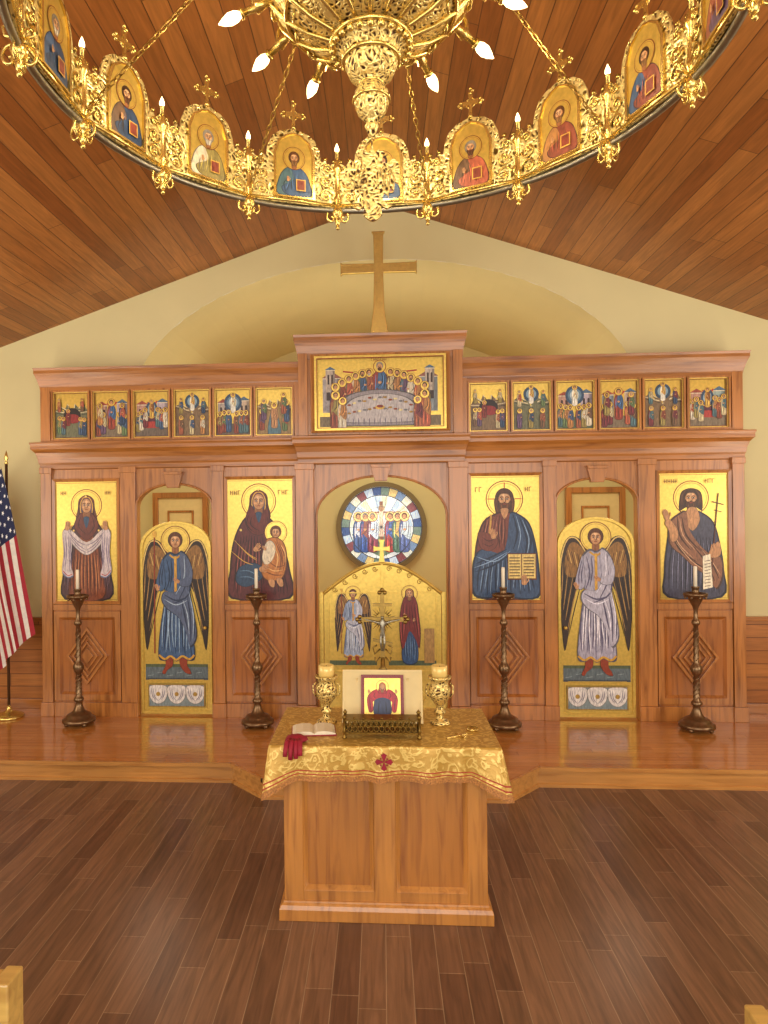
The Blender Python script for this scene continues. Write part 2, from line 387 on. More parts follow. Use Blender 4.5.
def icon_protection():
    a=Art(); goldbg(a,66,122); a.at(33,0)
    head(a,0,97,7.4,veil='6a3226')
    a.poly([(-24,2.5),(-25,30),(-23,52),(-17,72),(-9,82),(0,84),(9,82),(17,72),(23,52),(25,30),(24,2.5)],'503236')
    a.poly([(-17,2.5),(-18,30),(-10,60),(0,74),(10,60),(18,30),(17,2.5)],'864628')
    robe_folds(a,-16,16,4,56,9,'4c2014',1.5); robe_folds(a,-14,14,4,50,8,'c4804c',.8)
    a.poly([(-6,90),(-13,78),(-8,68),(0,62),(8,68),(13,78),(6,90),(3,84),(-3,84)],'6a3226')
    a.folds([[(-6,86),(-8,76),(0,68)],[(6,86),(8,76),(2,68)]],.9,'3c1812')
    a.poly([(-3,85),(0,74),(3,85)],'2f4a68')
    robe_folds(a,-24,-16,8,60,4,'281c26',1.3); robe_folds(a,16,24,8,60,4,'281c26',1.3); robe_folds(a,-23,-17,8,56,3,'8c6c74',.6); robe_folds(a,17,23,8,56,3,'8c6c74',.6)
    a.poly([(-24,70),(-17,73),(0,60),(17,73),(24,70),(19,62),(8,51),(0,47),(-8,51),(-19,62)],'d4c6c2')
    for q in (-1,1):
        a.poly([(q*25,71),(q*17,74),(q*15,56),(q*17,40),(q*14,26),(q*20,24),(q*26,30),(q*24,50)],'ccbebf')
        a.folds([[(q*22,68),(q*21,50),(q*23,32)],[(q*19,68),(q*18,48),(q*18,30)],[(q*24,66),(q*23,48),(q*25,34)],[(q*17,66),(q*16.5,50),(q*16,32)]],1.0,'7c6c88')
        a.folds([[(q*18,69),(q*9,58),(0,52)],[(q*17,65),(q*8,54),(0,49.5)],[(q*19,71),(q*9,61),(0,57)]],.9,'84748c')
        a.st([(q*15,28),(q*20,26.5),(q*25,31.5)],.8,'b04040'); a.st([(q*14.5,26),(q*20,24.5),(q*25.5,29.5)],.8,'5a6a9a')
        hand(a,q*20,75,2.4,pi/2+q*.15,-q)
    for p in ((0,108.5),(-13,74),(13,74)): a.ell(p[0],p[1]-2,1,1,'f0d070')
    glyphs(a,-26,108,3,2); glyphs(a,20,108,3,2)
    return a
def icon_theotokos():
    a=Art(); goldbg(a,70,122); a.at(34,0)
    head(a,0,99,8,veil='64261f')
    a.poly([(-29,2.5),(-30,30),(-27,56),(-20,75),(-11,86),(0,88),(10,84),(19,73),(26,52),(31,30),(31,2.5)],'5a2626')
    a.poly([(-8,96),(-14,80),(-8,68),(3,66),(11,76),(9,93),(3,87),(-3,87)],'64261f')
    a.poly([(-3,88),(0,78),(3,88)],'2f4a68')
    robe_folds(a,-26,6,5,66,10,'321012',1.7); robe_folds(a,-24,2,8,60,7,'965048',.9); robe_folds(a,14,28,5,40,5,'321012',1.4)
    a.folds([[(-10,86),(-12,76),(-4,68)],[(-7,84),(-8,76),(0,70)],[(9,84),(9,76),(4,68)]],1.0,'321012')
    a.poly([(-24,20),(-20,34),(-4,38),(6,30),(0,20),(-14,14)],'2c4460'); a.folds([[(-20,30),(-10,30),(0,24)],[(-20,24),(-10,24),(-2,20)]],.8,'6484a4')
    a.folds([[(-26,62),(-12,48),(-2,42)],[(-28,50),(-16,40),(-6,36)],[(-24,60),(-11,46.5),(-2,40.5)]],.8,'d8a848')
    head(a,17,68,5.2,hair='6b4020')
    a.poly([(7,60),(11,63),(18,63.5),(25,58),(28,46),(27,32),(22,22),(9,20),(2,28),(4,44)],'b87434')
    a.poly([(7,58),(13,60),(17,52),(13,40),(6,36),(3,44)],'dccdb0')
    a.folds([[(16,60),(22,44),(20,28)],[(20,58),(26,44),(24,30)],[(9,40),(18,34),(26,36)],[(5,30),(15,26),(24,26)],[(18,60),(23,46),(23,34)]],1.1,'703c18')
    a.folds([[(13,58),(19,44),(16,30)],[(22,56),(26,48),(26,38)],[(7,34),(15,30),(24,31)]],.8,'eec078')
    a.poly([(9,21),(11,15),(15,14),(15,21)],SKIN); a.poly([(17,22),(20,15),(24,15),(23,22)],SKIN)
    hand(a,3,32,2.6,.5); hand(a,-3,52,2.4,.9); hand(a,6,52,1.4,2.2)
    a.ell(0,111,1,1,'f0d070'); a.ell(-18,71,1.2,1.2,'f0d070')
    glyphs(a,-28,106,3.4,3); glyphs(a,20,106,3.4,3)
    return a
def icon_christ():
    a=Art(); goldbg(a,70,122); a.at(34,0)
    head(a,0,98,8.2,hair='4c2a14',beard='583216',long=True)
    a.st([(-16.5,99),(-10,99)],.9,'a03020'); a.st([(10,99),(16.5,99)],.9,'a03020'); a.st([(0,109),(0,115)],.9,'a03020')
    a.poly([(-28,2.5),(-30,30),(-28,56),(-21,77),(-9,85),(0,87),(9,85),(21,77),(28,56),(31,30),(30,2.5)],'74382a')
    a.poly([(-4,89),(0,79),(4,89)],SKIN)
    robe_folds(a,-22,2,50,84,8,'441812',1.3); robe_folds(a,-20,0,54,82,6,'b07058',.8); a.st([(-13,84),(-15,60),(-17,48)],1.8,'c89840')
    a.poly([(-30,4),(-32,26),(-30,42),(-22,50),(-4,46),(2,58),(4,76),(6,86),(14,84),(24,75),(30,54),(33,28),(32,2.5),(0,2.5)],'354c6e')
    robe_folds(a,-28,28,4,44,13,'1a2842',1.9); robe_folds(a,-26,26,6,40,10,'7894b6',.9)
    a.folds([[(8,84),(12,66),(8,50)],[(14,81),(21,60),(19,42)],[(21,74),(28,54),(27,36)],[(18,80),(25,60),(23,44)],[(-28,36),(-14,42),(2,50)],[(-29,28),(-12,34),(4,44)]],1.8,'1a2842')
    a.folds([[(11,82),(15,64),(12,48)],[(-28,43),(-10,38),(5,48)],[(-30,32),(-14,38),(2,47)],[(17,78),(23,60),(21,44)]],.9,'8aa6c6')
    a.poly([(-26,66),(-24,52),(-15,48),(-8,53),(-7,61),(-17,66)],'74382a'); a.folds([[(-22,62),(-16,58),(-10,60)],[(-22,56),(-15,53),(-10,56)]],.9,'441812'); hand(a,-11,63,2.6,pi/2+.25)
    a.rect(2,20,30,46,'5a2c14'); a.rect(3,21.5,15.2,45,'dcc070'); a.rect(16,21.5,29,45,'dcc070')
    for i in range(7):
        a.rect(4,23.5+i*2.9,14,24.5+i*2.9,'4a2a14'); a.rect(17.5,23.5+i*2.9,27.5,24.5+i*2.9,'4a2a14')
    hand(a,18,18,2.6,pi/2)
    glyphs(a,-28,106,3.4,2); glyphs(a,20,106,3.4,2)
    return a
def icon_john():
    a=Art(); goldbg(a,66,122); a.at(32,0)
    head(a,-1,97,7.6,hair='3e2412',beard='4a2a14',wild=True)
    a.poly([(-24,2.5),(-27,26),(-25,50),(-20,74),(-9,84),(0,86),(9,84),(20,74),(26,52),(29,28),(27,2.5)],'454558')
    a.poly([(-4,88),(-7,76),(0,66),(7,76),(4,88)],SKIN)
    robe_folds(a,-23,24,4,62,13,'242434',1.6); robe_folds(a,-21,22,6,60,10,'8484a0',.8)
    a.poly([(-22,74),(-13,83),(-6,85),(-4,70),(4,56),(16,44),(27,40),(28,22),(22,10),(14,22),(2,30),(-10,42),(-22,54)],'8c5e42')
    a.folds([[(-14,80),(-12,62),(-2,48)],[(-10,80),(-6,62),(8,46)],[(-18,60),(-4,40),(12,30)],[(4,52),(16,38),(24,20)],[(-20,66),(-12,48),(4,36)],[(0,52),(12,36),(20,18)]],1.7,'482a18')
    a.folds([[(-12,78),(-9,62),(2,48)],[(-16,56),(-2,38),(14,26)],[(-19,70),(-13,54),(0,40)],[(8,48),(18,36),(25,24)]],.9,'cca078')
    a.poly([(-22,66),(-26,74),(-22,78),(-14,68),(-14,58),(-20,56)],SKIN); hand(a,-24,80,2.6,pi/2+.3)
    a.st([(17,26),(21,70),(24,102)],1.0,'5a2c14'); a.st([(18,94),(29,91)],1.0,'5a2c14'); a.st([(20,86),(27,84)],.8,'5a2c14')
    hand(a,18,46,2.8,pi/2-.3); a.poly([(24,56),(26,44),(20,40),(14,42),(16,48)],SKIN)
    a.poly([(9,42),(16,44),(18,12),(9,10)],'ece2c6',False)
    for i in range(9): a.st([(10.5,13+i*3),(16,14+i*3)],.6,'5a3a1a',sm=False)
    glyphs(a,-26,112,3,4); glyphs(a,12,112,3,3)
    return a
def angel(a,ox,oy,H,tun,mant,tl,td,ml,md,boots='8c3a22',staff=True,W='4c3420'):
    s=H/100; a.at(ox,oy,s)
    for q in (-1,1):
        a.poly([(q*5,80),(q*11,90),(q*18,90),(q*22.5,78),(q*23.5,58),(q*22.5,36),(q*20.5,16),(q*17.5,30),(q*15,48),(q*10,60),(q*5,66)],W)
        a.poly([(q*6,79),(q*12,87),(q*17,86),(q*20,76),(q*19.5,66),(q*14,64),(q*8,67)],'8c6430')
        for i in range(8):
            a.st([(q*(9+i*1.7),62+i*1.8),(q*(14.2+i*1.05),42+i*2.6),(q*(17.8+i*.65),26+i*3.4)],.6,'a88248' if i%2 else '1e140e',taper=True)
        for i in range(6): a.st([(q*(7.5+i*2.0),68+i*1.4),(q*(9.5+i*2.0),79+i*.8)],.6,'4c3018' if i%2 else 'd0a860',taper=True)
        a.st([(q*6,80),(q*12,89.5),(q*18,89),(q*22,77),(q*23.3,60)],.8,'e0c070')
    if staff: a.st([(-15,14),(-14.5,94)],.8,'8a3018',sm=False); a.ell(-14.5,95,1.6,2.2,'d8a840')
    head(a,0,90,4.6,hair='5c3418')
    for q,dx in ((-1,-5),(1,5)):
        a.poly([(dx-2.4,12),(dx-2.6,6),(dx+q*3-2,1),(dx+q*4+1,0),(dx+q*3+1.5,2.5),(dx+2.4,6),(dx+2.2,13)],boots)
    a.poly([(-4,83),(-8.5,79),(-10,72),(-8,60),(-8,50),(-11,32),(-12.5,12),(-8,9),(-4,11),(0,8.5),(4,11),(9,9),(13,12),(11,32),(8,50),(8,60),(10,72),(8.5,79),(4,83),(0,81.5)],tun)
    robe_folds(a,-10.5,10.5,11,54,11,td,1.1); robe_folds(a,-9.5,9.5,13,52,9,tl,.7)
    a.st([(-12,13),(-8,10.2),(-4,12.2),(0,9.7),(4,12.2),(9,10.2),(12.4,13)],1.4,'c89838')
    a.st([(0,80),(0,52)],1.8,'c89838'); a.st([(-4,81),(0,78.5),(4,81)],1.2,'c89838'); a.st([(-7.6,56),(0,54.5),(7.6,56)],1.3,'c89838')
    a.folds([[(-6,78),(-4,66),(-7,56)],[(6,78),(4,66),(7,56)],[(-3,78),(-2.4,68),(-4,58)]],.9,td)
    a.poly([(3,83),(8.5,80),(10.5,72),(9.5,60),(12,44),(14.5,26),(10,18),(7,28),(2,38),(-6,44),(-10,50),(-8,56),(0,56),(4,64)],mant)
    a.folds([[(7,80),(8,64),(2,50)],[(9,72),(9,54),(-4,47)],[(8,52),(10,38),(10,22)],[(4,50),(6,40),(8,30)],[(10,52),(12.5,38),(12.5,24)],[(-8,54),(0,50),(7,52)]],1.1,md)
    a.folds([[(6,80),(6,66),(0,54)],[(9,56),(12,40),(11.5,24)],[(-8,51),(0,47),(8,50)],[(5,50),(8,40),(9,27)]],.7,ml)
    a.poly([(-8.5,79),(-11.5,70),(-13.5,60),(-10,56),(-7,60),(-7.5,70)],tun); a.folds([[(-9,76),(-11,66),(-11,59)],[(-8,74),(-9.4,66),(-9,60)]],.8,td)
    hand(a,-12.5,58,1.2,pi/2+.4)
    a.poly([(8.5,79),(12,70),(10,60),(3,60),(3,64),(8,66),(7,74)],mant); hand(a,1.5,63,1.2,pi*.8,-1)
    a.at()
def woman(a,ox,oy,H,out='8a2f2a',inn='2f4f7a'):
    s=H/100; a.at(ox,oy,s)
    head(a,0,90,4.8,veil=out)
    a.poly([(-6,2),(-2,0),(0,3)],'7a2418'); a.poly([(6,2),(2,0),(0,3)],'7a2418')
    a.poly([(-9,2),(-10,30),(-6,60),(0,80),(6,60),(10,30),(9,2)],inn); robe_folds(a,-8,8,4,40,7,'1a3050',1); robe_folds(a,-7,7,4,36,5,'7898bc',.6)
    a.poly([(-5,88),(-10,78),(-13,60),(-13,36),(-10,18),(-5,30),(0,42),(8,30),(12,20),(14,40),(12,62),(10,78),(5,88),(2,82),(-2,82)],out)
    a.folds([[(-8,78),(-9,56),(-10,28)],[(-4,78),(-4,60),(-7,36)],[(6,78),(8,56),(11,30)],[(2,76),(4,58),(8,38)],[(0,76),(0,60),(0,46)]],1.2,'461012')
    a.folds([[(-6,78),(-7,58),(-8,34)],[(8,78),(10,56),(12,34)],[(-11,60),(-11.5,44),(-10,26)]],.7,'b8584a')
    hand(a,-6,62,1.2,pi/2+.4); hand(a,5,56,1.2,pi/2-.3)
    a.at()
def saint(a,x,y,H,t,m,lean=0,halo=True,beard=None,veil=None,half=False):
    ox,oy,sx,sy=a.t; s=H/100
    a.at(ox+sx*x,oy+sy*y,sx*s,sy*s)
    a.poly([(-12,0),(-14,30),(-15,60),(-10,80),(0,84),(10,80),(15,60),(14,30),(12,0)] if not half else [(-18,30),(-19,60),(-10,80),(0,84),(10,80),(19,60),(18,30)],t)
    a.poly([(-2,82),(10,80),(16,60),(14,34),(6,34),(-6,46),(-12,44),(-6,56)],m)
    d=mul(m,.5); l=mul(t,1.5)
    a.folds([[(4,78),(6,60),(-4,48)],[(10,74),(10,56),(8,38)]],2.4,d); a.folds([[(-8,74),(-9,50),(-8,36)],[(7,76),(8,58),(2,46)]],1.8,mul(m,1.5))
    if not half: a.folds([[(-6,40),(-7,22),(-7,4)],[(6,34),(5,20),(6,4)]],2,l); a.folds([[(-1,40),(0,22),(-1,4)],[(-10,40),(-11,22),(-10,4)]],2,mul(t,.5))
    a.ell(lean*10+8*lean,58,4,3,SKIN)
    if halo: a.ell(lean*3,92,14,14,'8a4a1c',n=16); a.ell(lean*3,92,12.4,12.4,'f2d880',n=16,m=0)
    if veil: a.ell(lean*3,91,8.6,10.5,veil,n=12)
    else: a.ell(lean*3,93.5,7.6,8.5,random.choice(['5a3318','6a4a2a','8a8070','3c2412']),n=12)
    a.ell(lean*4,91,5.2,6.8,SKIN,n=12)
    if beard: a.ell(lean*4,86.5,4.6,4.2,beard,n=10)
    for q in (-1,1): a.ell(lean*4+q*2,92,1,.8,'2a160a',n=6)
    a.at(ox,oy,sx,sy)
ROB=['80402e','3c5474','5d7048','a87440','5e4660','925238','4a666c','bca880','6c2e34','cabca0','2c405c','8c7c44','a8563c','6c5038']
def rr(): return random.choice(ROB)
def building(a,x0,y0,x1,y1,c,roof):
    a.rect(x0,y0,x1,y1,c); cx=(x0+x1)/2
    a.rect(x0+(x1-x0)*.78,y0,x1,y1,mul(c,.75))
    a.poly([(x0-1,y1),(x1+1,y1),(cx,y1+(x1-x0)*.35)],roof,False)
    w=x1-x0
    for q in (.3,.7):
        a.rect(x0+w*q-w*.1,y0+(y1-y0)*.35,x0+w*q+w*.1,y0+(y1-y0)*.75,'3c2c28'); a.ell(x0+w*q,y0+(y1-y0)*.75,w*.1,w*.1,'3c2c28',n=10)
    a.st([(x0,y1-.6),(x1,y1-.6)],.7,'e0d0b0',sm=False)
def rock(a,pts,c,l):
    a.poly(pts,c,False)
    cx=sum(p[0] for p in pts)/len(pts); cy=sum(p[1] for p in pts)/len(pts)
    for p in pts[1:-1]:
        a.st([p,((p[0]+cx)/2+1,(p[1]+cy)/2)],.9,l,sm=False); a.st([(p[0]+1.4,p[1]-2),((p[0]+cx)/2+2,(p[1]+cy)/2-2)],.8,mul(c,.6),sm=False)
def feast(i):
    w,h=37,48; a=Art(); a.rect(0,0,w,h,'dcb658',0)
    random.seed(100+i); k=[0,1,4,3,2,5, 0,3,2,1,3,4][i]
    if k in (0,3,5):
        c=random.choice(['8a7a5c','6c6c50','9a7e52','7c6448'])
        rock(a,[(1.5,1.5),(1.5,26+random.random()*6),(6,34),(10,28),(14,36),(18,24),(22,36),(28,30),(31,37),(35.5,28),(35.5,1.5)],c,'d0c098')
    if k in (1,2,4):
        building(a,3,12,14,34,random.choice(['a89a90','b58a78','8f98a0','c0a070']),'9a4a38'); building(a,24,12,35,36,random.choice(['c0a890','8fa09a','b0a0a8']),'4f6a80')
        a.st([(14,36),(19,33),(24,37)],1.6,'b03028')
        a.rect(1.5,1.5,35.5,13,random.choice(['5d6a50','7a6a54','6a5c50']))
    if k==0:
        a.ell(19,24,9,8,'241a18'); a.poly([(10,20),(14,25),(24,25),(28,19),(20,16)],'8a2a2a'); saint(a,15,14,16,'7a2f2a','6a2422',veil='7a2f2a')
        for x in (6,10,28,32): saint(a,x,3+random.random()*3,17,rr(),rr())
        for x in (6,30): saint(a,x,28,13,rr(),rr())
    elif k==1:
        saint(a,18.5,10,29,'8a3a2c','3f5f86'); 
        for x,y in ((5,3),(10,5),(27,5),(32,3),(7,14),(30,14)): saint(a,x,y,21,rr(),rr(),beard=random.choice([None,'6a5a4a']))
    elif k==2:
        for r,c in ((9,'344c66'),(6.5,'607c90'),(4.5,'acbcc4')): a.ell(18.5,34,r,r*1.05,c)
        saint(a,18.5,24,19,'e8e0cc','d8c8a0')
        for x in (5,9.5,14,22,27,31.5): saint(a,x,2+random.random()*3,21,rr(),rr(),beard='5a4a3a')
    elif k==3:
        for r,c in ((7.5,'30485e'),(5,'809aa8')): a.ell(18.5,36,r,r,c)
        saint(a,18.5,27,17,'e8e0cc','c89a50'); saint(a,7,24,15,rr(),rr()); saint(a,30,24,15,rr(),rr())
        for x in (7,18,29): saint(a,x,3,18,rr(),rr(),lean=.5)
    elif k==4:
        a.poly([(6,10),(31,10),(31,17),(6,17)],'a83a34',False); a.poly([(8,17),(14,21),(28,20),(30,17)],'5a2a3a')
        for r,c in ((6,'344c66'),(4,'90a6b0')): a.ell(18.5,29,r,r*1.4,c)
        saint(a,18.5,20,18,'c99a48','8a5a2a')
        for x in (4.5,8,12,25,29,33): saint(a,x,5+random.random()*8,19,rr(),rr(),beard='7a7060')
    else:
        a.poly([(12,1.5),(14,20),(18,30),(22,20),(25,1.5)],'547480'); saint(a,18.5,8,24,'b08058','b08058')
        for x,y in ((6,6),(8,16),(29,5),(31,14),(28,22)): saint(a,x,y,20,rr(),rr())
    a.border(0,0,w,h,1.2,'c09a44',0); a.border(1.2,1.2,w-1.2,h-1.2,.5,'7a3018')
    return a
def last_supper():
    w,h=128,73; random.seed(5); a=Art(); a.rect(0,0,w,h,'dcb658',0)
    building(a,8,18,26,52,'a09898','8f5a4a'); building(a,102,18,120,52,'98a0a4','8f5a4a')
    building(a,11,38,20,60,'b8a898','4f6a80'); building(a,108,38,117,60,'b8a898','4f6a80')
    a.st([(28,58),(46,56),(64,53),(82,56),(100,58)],1.4,'a83028')
    a.rect(5,4,123,14,'7a6a50')
    A=[]
    saint(a,64,20,46,'8a3a2c','3f5f86',half=True,beard='5a3318')
    for i in range(6):
        t=i/5
        for q in (-1,1): A.append((64+q*(11+33*t),27-14*t**1.6,32,q))
    for x,y,H,q in A: saint(a,x,y,H,rr(),rr(),half=False,lean=-q*.6,beard=random.choice([None,'6a4a2a','9a9080']))
    a.poly([(22,6),(20,20),(30,33),(46,38),(64,39.5),(82,38),(98,33),(108,20),(106,6),(84,4),(44,4)],'8c8488')
    a.poly([(27,9),(26,20),(35,30),(49,34.5),(64,35.5),(79,34.5),(93,30),(102,20),(101,9),(82,7),(46,7)],'b4acac')
    for i in range(15): a.folds([[(27+i*5.3,12),(27.5+i*5.2,9),(27+i*5.3,5)]],.9,'686074')
    for i in range(26):
        x=34+(i%13)*5; y=(17 if i<13 else 25)+(5 if i<13 else 6)*math.sin(pi*(i%13)/12)+random.uniform(-1.2,1.2)
        a.ell(x,y,1.9,1.0,['a07c34','8a4428','d8c890','6c6c70'][i%4],n=12)
        if i%2: a.st([(x+2.4,y-1.2),(x+3.2,y+1.4)],.5,'5a3a2a',sm=False)
    a.ell(64,22,4.6,2.2,'c9a048'); a.ell(64,23,3.2,1.4,'7a2a1c')
    for q in (-1,1): saint(a,64+q*44,3,34,rr(),rr(),lean=-q*.7); saint(a,64+q*37,1,30,rr(),rr(),lean=-q*.7)
    a.border(0,0,w,h,2.2,'c8a250',0); a.border(2.2,2.2,w-2.2,h-2.2,.6,'8a3a1c')
    glyphs(a,56,67,2.0,7)
    return a

# ================================================================== ROOM
PZ=.16
b=MB(); b.box(-6,6,-11,.3,-.1,0); b.obj('floor',[FLOOR])
P=[(-6,-1.28),(-1.24,-1.28),(-.93,-1.60),(.93,-1.60),(1.22,-1.28),(6,-1.28),(6,3.5),(-6,3.5)]
b=MB(); n=len(P)
b.add([(x,y,PZ) for x,y in P]+[(x,y,0.0) for x,y in P],[tuple(range(n))],0)
fr=P[:6]
for (x0,y0),(x1,y1) in zip(fr,fr[1:]):
    dx,dy=x1-x0,y1-y0; l=math.hypot(dx,dy); nx,ny=dy/l*.02,-dx/l*.02
    b.add([(x0,y0,0),(x1,y1,0),(x1,y1,PZ-.03),(x0,y0,PZ-.03)],[(0,1,2,3)],1)
    b.add([(x0+nx,y0+ny,PZ-.03),(x1+nx,y1+ny,PZ-.03),(x1+nx,y1+ny,PZ+.001),(x0+nx,y0+ny,PZ+.001),(x0,y0,PZ+.001),(x1,y1,PZ+.001),(x1,y1,PZ-.03),(x0,y0,PZ-.03)],[(0,1,2,3),(3,2,5,4),(0,7,6,1)],1)
    b.add([(x0+nx*.6,y0+ny*.6,0),(x1+nx*.6,y1+ny*.6,0),(x1+nx*.6,y1+ny*.6,.025),(x0+nx*.6,y0+ny*.6,.025),(x0,y0,.03),(x1,y1,.03)],[(0,1,2,3),(3,2,5,4)],1)
b.obj('platform_floor',[PLAT,RISER])
AP=5.37; SL=.34
b=MB(); 
for q in (-1,1):
    b.add([(0,-11,AP),(q*6.2,-11,AP-SL*6.2),(q*6.2,.3,AP-SL*6.2),(0,.3,AP),(0,-11,AP+.1),(q*6.2,-11,AP-SL*6.2+.1),(q*6.2,.3,AP-SL*6.2+.1),(0,.3,AP+.1)],[(0,1,2,3),(4,7,6,5)],0)
b.obj('ceiling',[CEIL])
YW=.3; VX=2.62; VS=3.3; VT=4.80
def vz(x): return VS+(VT-VS)*math.sqrt(max(0,1-(x/VX)**2))
xs=[-6,-3.4]+[-VX*math.cos(pi*i/48) for i in range(49)]+[3.4,6]
b=MB()
for x0,x1 in zip(xs,xs[1:]):
    xm=(x0+x1)/2
    if abs(xm)>3.4: z0=z1=0
    elif abs(xm)>VX: z0=z1=VS
    else: z0,z1=vz(x0),vz(x1)
    b.add([(x0,YW,z0),(x1,YW,z1),(x1,YW,AP-SL*abs(x1)),(x0,YW,AP-SL*abs(x0))],[(0,1,2,3)],0)
b.obj('wall_back',[WALL])
for q,nm in ((-1,'left'),(1,'right')):
    c=MB(); c.box(*((q*6,q*6.1) if q>0 else (-6.1,-6)),-11,.3,0,3.5); c.obj('wall_'+nm,[WALL])
b=MB()
A=[(-VX*math.cos(pi*i/32),vz(-VX*math.cos(pi*i/32))) for i in range(33)]
for (x0,z0),(x1,z1) in zip(A,A[1:]): b.add([(x0,YW,z0),(x1,YW,z1),(x1,3.5,z1),(x0,3.5,z0)],[(0,1,2,3)],0,True)
for q in (-1,1):
    b.add([(q*VX,YW,VS),(q*3.7,YW,VS),(q*3.7,3.5,VS),(q*VX,3.5,VS)],[(0,1,2,3)],0)
    b.add([(q*3.7,YW,0),(q*3.7,3.5,0),(q*3.7,3.5,VS),(q*3.7,YW,VS)],[(0,1,2,3)],0)
b.obj('wall_apse_vault',[APSE])
b=MB(); b.box(-3.8,3.8,3.5,3.6,0,5); b.obj('wall_apse_end',[APSE])
for q,nm in ((-1,'left'),(1,'right')):
    x0,x1=sorted((q*5.99,q*3.46))
    b=MB(); b.box(x0,x1,.262,.298,PZ,1.08,0); b.obj('wainscot_'+nm,[WAIN])
    b=MB(); b.box(x0,x1,.235,.298,1.08,1.12,0); b.obj('trim_'+('1' if q<0 else '2'),[WX],bev=.004)
    b=MB(); b.box(x0,x1,.24,.262,PZ,PZ+.1,0); b.obj('baseboard_'+nm,[WX],bev=.004)
for k,cx in ((1,-3.02),(2,3.1)):
    b=MB(); b.frame(cx-.42,cx+.42,PZ,2.52,.08,3.42,3.498,0); b.box(cx-.34,cx+.34,3.46,3.498,PZ,2.44,1)
    b.frame(cx-.2,cx+.2,1.5,2.25,.03,3.44,3.47,0); b.obj('door_%d'%k,[WZ,CREAM],bev=.003)

# round stained-glass window
random.seed(9)
w=Art(.0004)
w.ell(0,0,62,62,'ccd8dc',n=48)
for i in range(28):
    t0=2*pi*i/28; t1=2*pi*(i+1)/28
    w.poly([(48*math.cos(t0),48*math.sin(t0)),(59*math.cos(t0),59*math.sin(t0)),(59*math.cos(t1),59*math.sin(t1)),(48*math.cos(t1),48*math.sin(t1))],['3c5484','b4c4d4','7c4448','dcdcc8','7088a8','d0b878','6c8074'][i%7],False)
w.ell(0,0,47,47,'dce4e2',n=40)
for i in range(12):
    t=pi*(i+.5)/12; w.poly([(4*math.cos(t),6+4*math.sin(t)),(46*math.cos(t-.12),46*math.sin(t-.12)),(46*math.cos(t+.12),46*math.sin(t+.12))],['b4c8dc','f0eee4','d8d4b8'][i%3],False)
w.poly([(-44,-10),(44,-10),(36,-28),(0,-45),(-36,-28)],'6c8068',False)
w.rect(-2.5,-38,2.5,38,'7a4a30'); w.rect(-20,18,20,23,'7a4a30')
w.poly([(-3,24),(-3,0),(-4,-14),(4,-14),(3,0),(3,24)],'e4c8ac',False); w.st([(-19,23),(0,19),(19,23)],2.5,'e4c8ac'); w.ell(0,28,4,5,'a07850')
for x,c,d in ((-34,'3c5484','c8ccd8'),(-24,'34508c','8c4c3c'),(-13,'7a3a4a','ccd8e8'),(13,'983a3a','3a5a9a'),(24,'4a6a5a','c8a860'),(34,'4c5c8c','b8c4cc')): saint(w,x,-36,56,c,d)
for i in range(9):
    t=pi*i/9; w.st([(47*math.cos(t),47*math.sin(t)),(-47*math.cos(t),-47*math.sin(t))],.5,'30323a',sm=False)
for i in range(28):
    t=2*pi*i/28; w.st([(47*math.cos(t),47*math.sin(t)),(60*math.cos(t),60*math.sin(t))],.6,'30323a',sm=False)
for r in (30,47,59): w.st([(r*math.cos(2*pi*i/48),r*math.sin(2*pi*i/48)) for i in range(49)],1.2 if r>40 else .5,'30323a',sm=False)
e=empty('window_1'); w.obj('stained_glass',[plain('window_gold_glass','e8d890',.3,0,.7),GLASSP],(0,3.49,1.97),e)  # gold panes also glow by emission, no daylight reaches them from behind
b=MB(); o=[(.67*math.cos(2*pi*i/48),1.97+.67*math.sin(2*pi*i/48)) for i in range(48)]; i_=[(.60*math.cos(2*pi*i/48),1.97+.60*math.sin(2*pi*i/48)) for i in range(48)]
b.ring(o,i_,3.43,3.498,0); b.obj('window_frame',[plain('window_trim','7c6c44',.5)],e)

# ================================================================== ICONOSTASIS
ICO=empty('iconostasis')
b=MB()
bays=[(-3.45,-2.50),(-1.66,-.80),(.80,1.66),(2.50,3.45)]
for x0,x1 in bays: b.box(x0,x1,0,.12,PZ,2.72,0)
arcs=[]
for x0,x1 in ((-2.50,-1.66),(1.66,2.50)):
    arcs.append(b.arch(x0+.03,x1-.03,2.27,2.50,2.72,0,.12,0)); b.box(x0,x0+.03,0,.12,PZ,2.72,0); b.box(x1-.03,x1,0,.12,PZ,2.72,0)
arcs.append(b.arch(-.64,.64,2.16,2.55,2.72,-.03,.12,0)); 
for q in (-1,1): b.box(*sorted((q*.64,q*.80)),-.03,.12,PZ,2.72,0)
b.box(-3.45,3.45,0.02,.12,2.72,3.52,0)
b.obj('iconostasis_body',[WZ],ICO,.003)
b=MB()
for P_ in arcs:
    yy=-.035 if abs(P_[0][0])<1 else -.008
    b.tube([(P_[0][0],yy,PZ)]+[(x,yy,z) for x,z in P_]+[(P_[-1][0],yy,PZ)],.012,8,0)
for cx,z0,z1,y in ((0,2.50,2.66,-.08),(-2.08,2.46,2.62,-.05),(2.08,2.46,2.62,-.05)):
    b.prism([(cx-.06,z0),(cx+.06,z0),(cx+.10,z1),(cx-.10,z1)],y,.02,0)
    b.prism([(cx-.085,z1-.03),(cx+.085,z1-.03),(cx+.105,z1),(cx-.105,z1)],y-.015,.02,0)
b.obj('arch_mouldings',[WZ],ICO,.003)
b=MB()
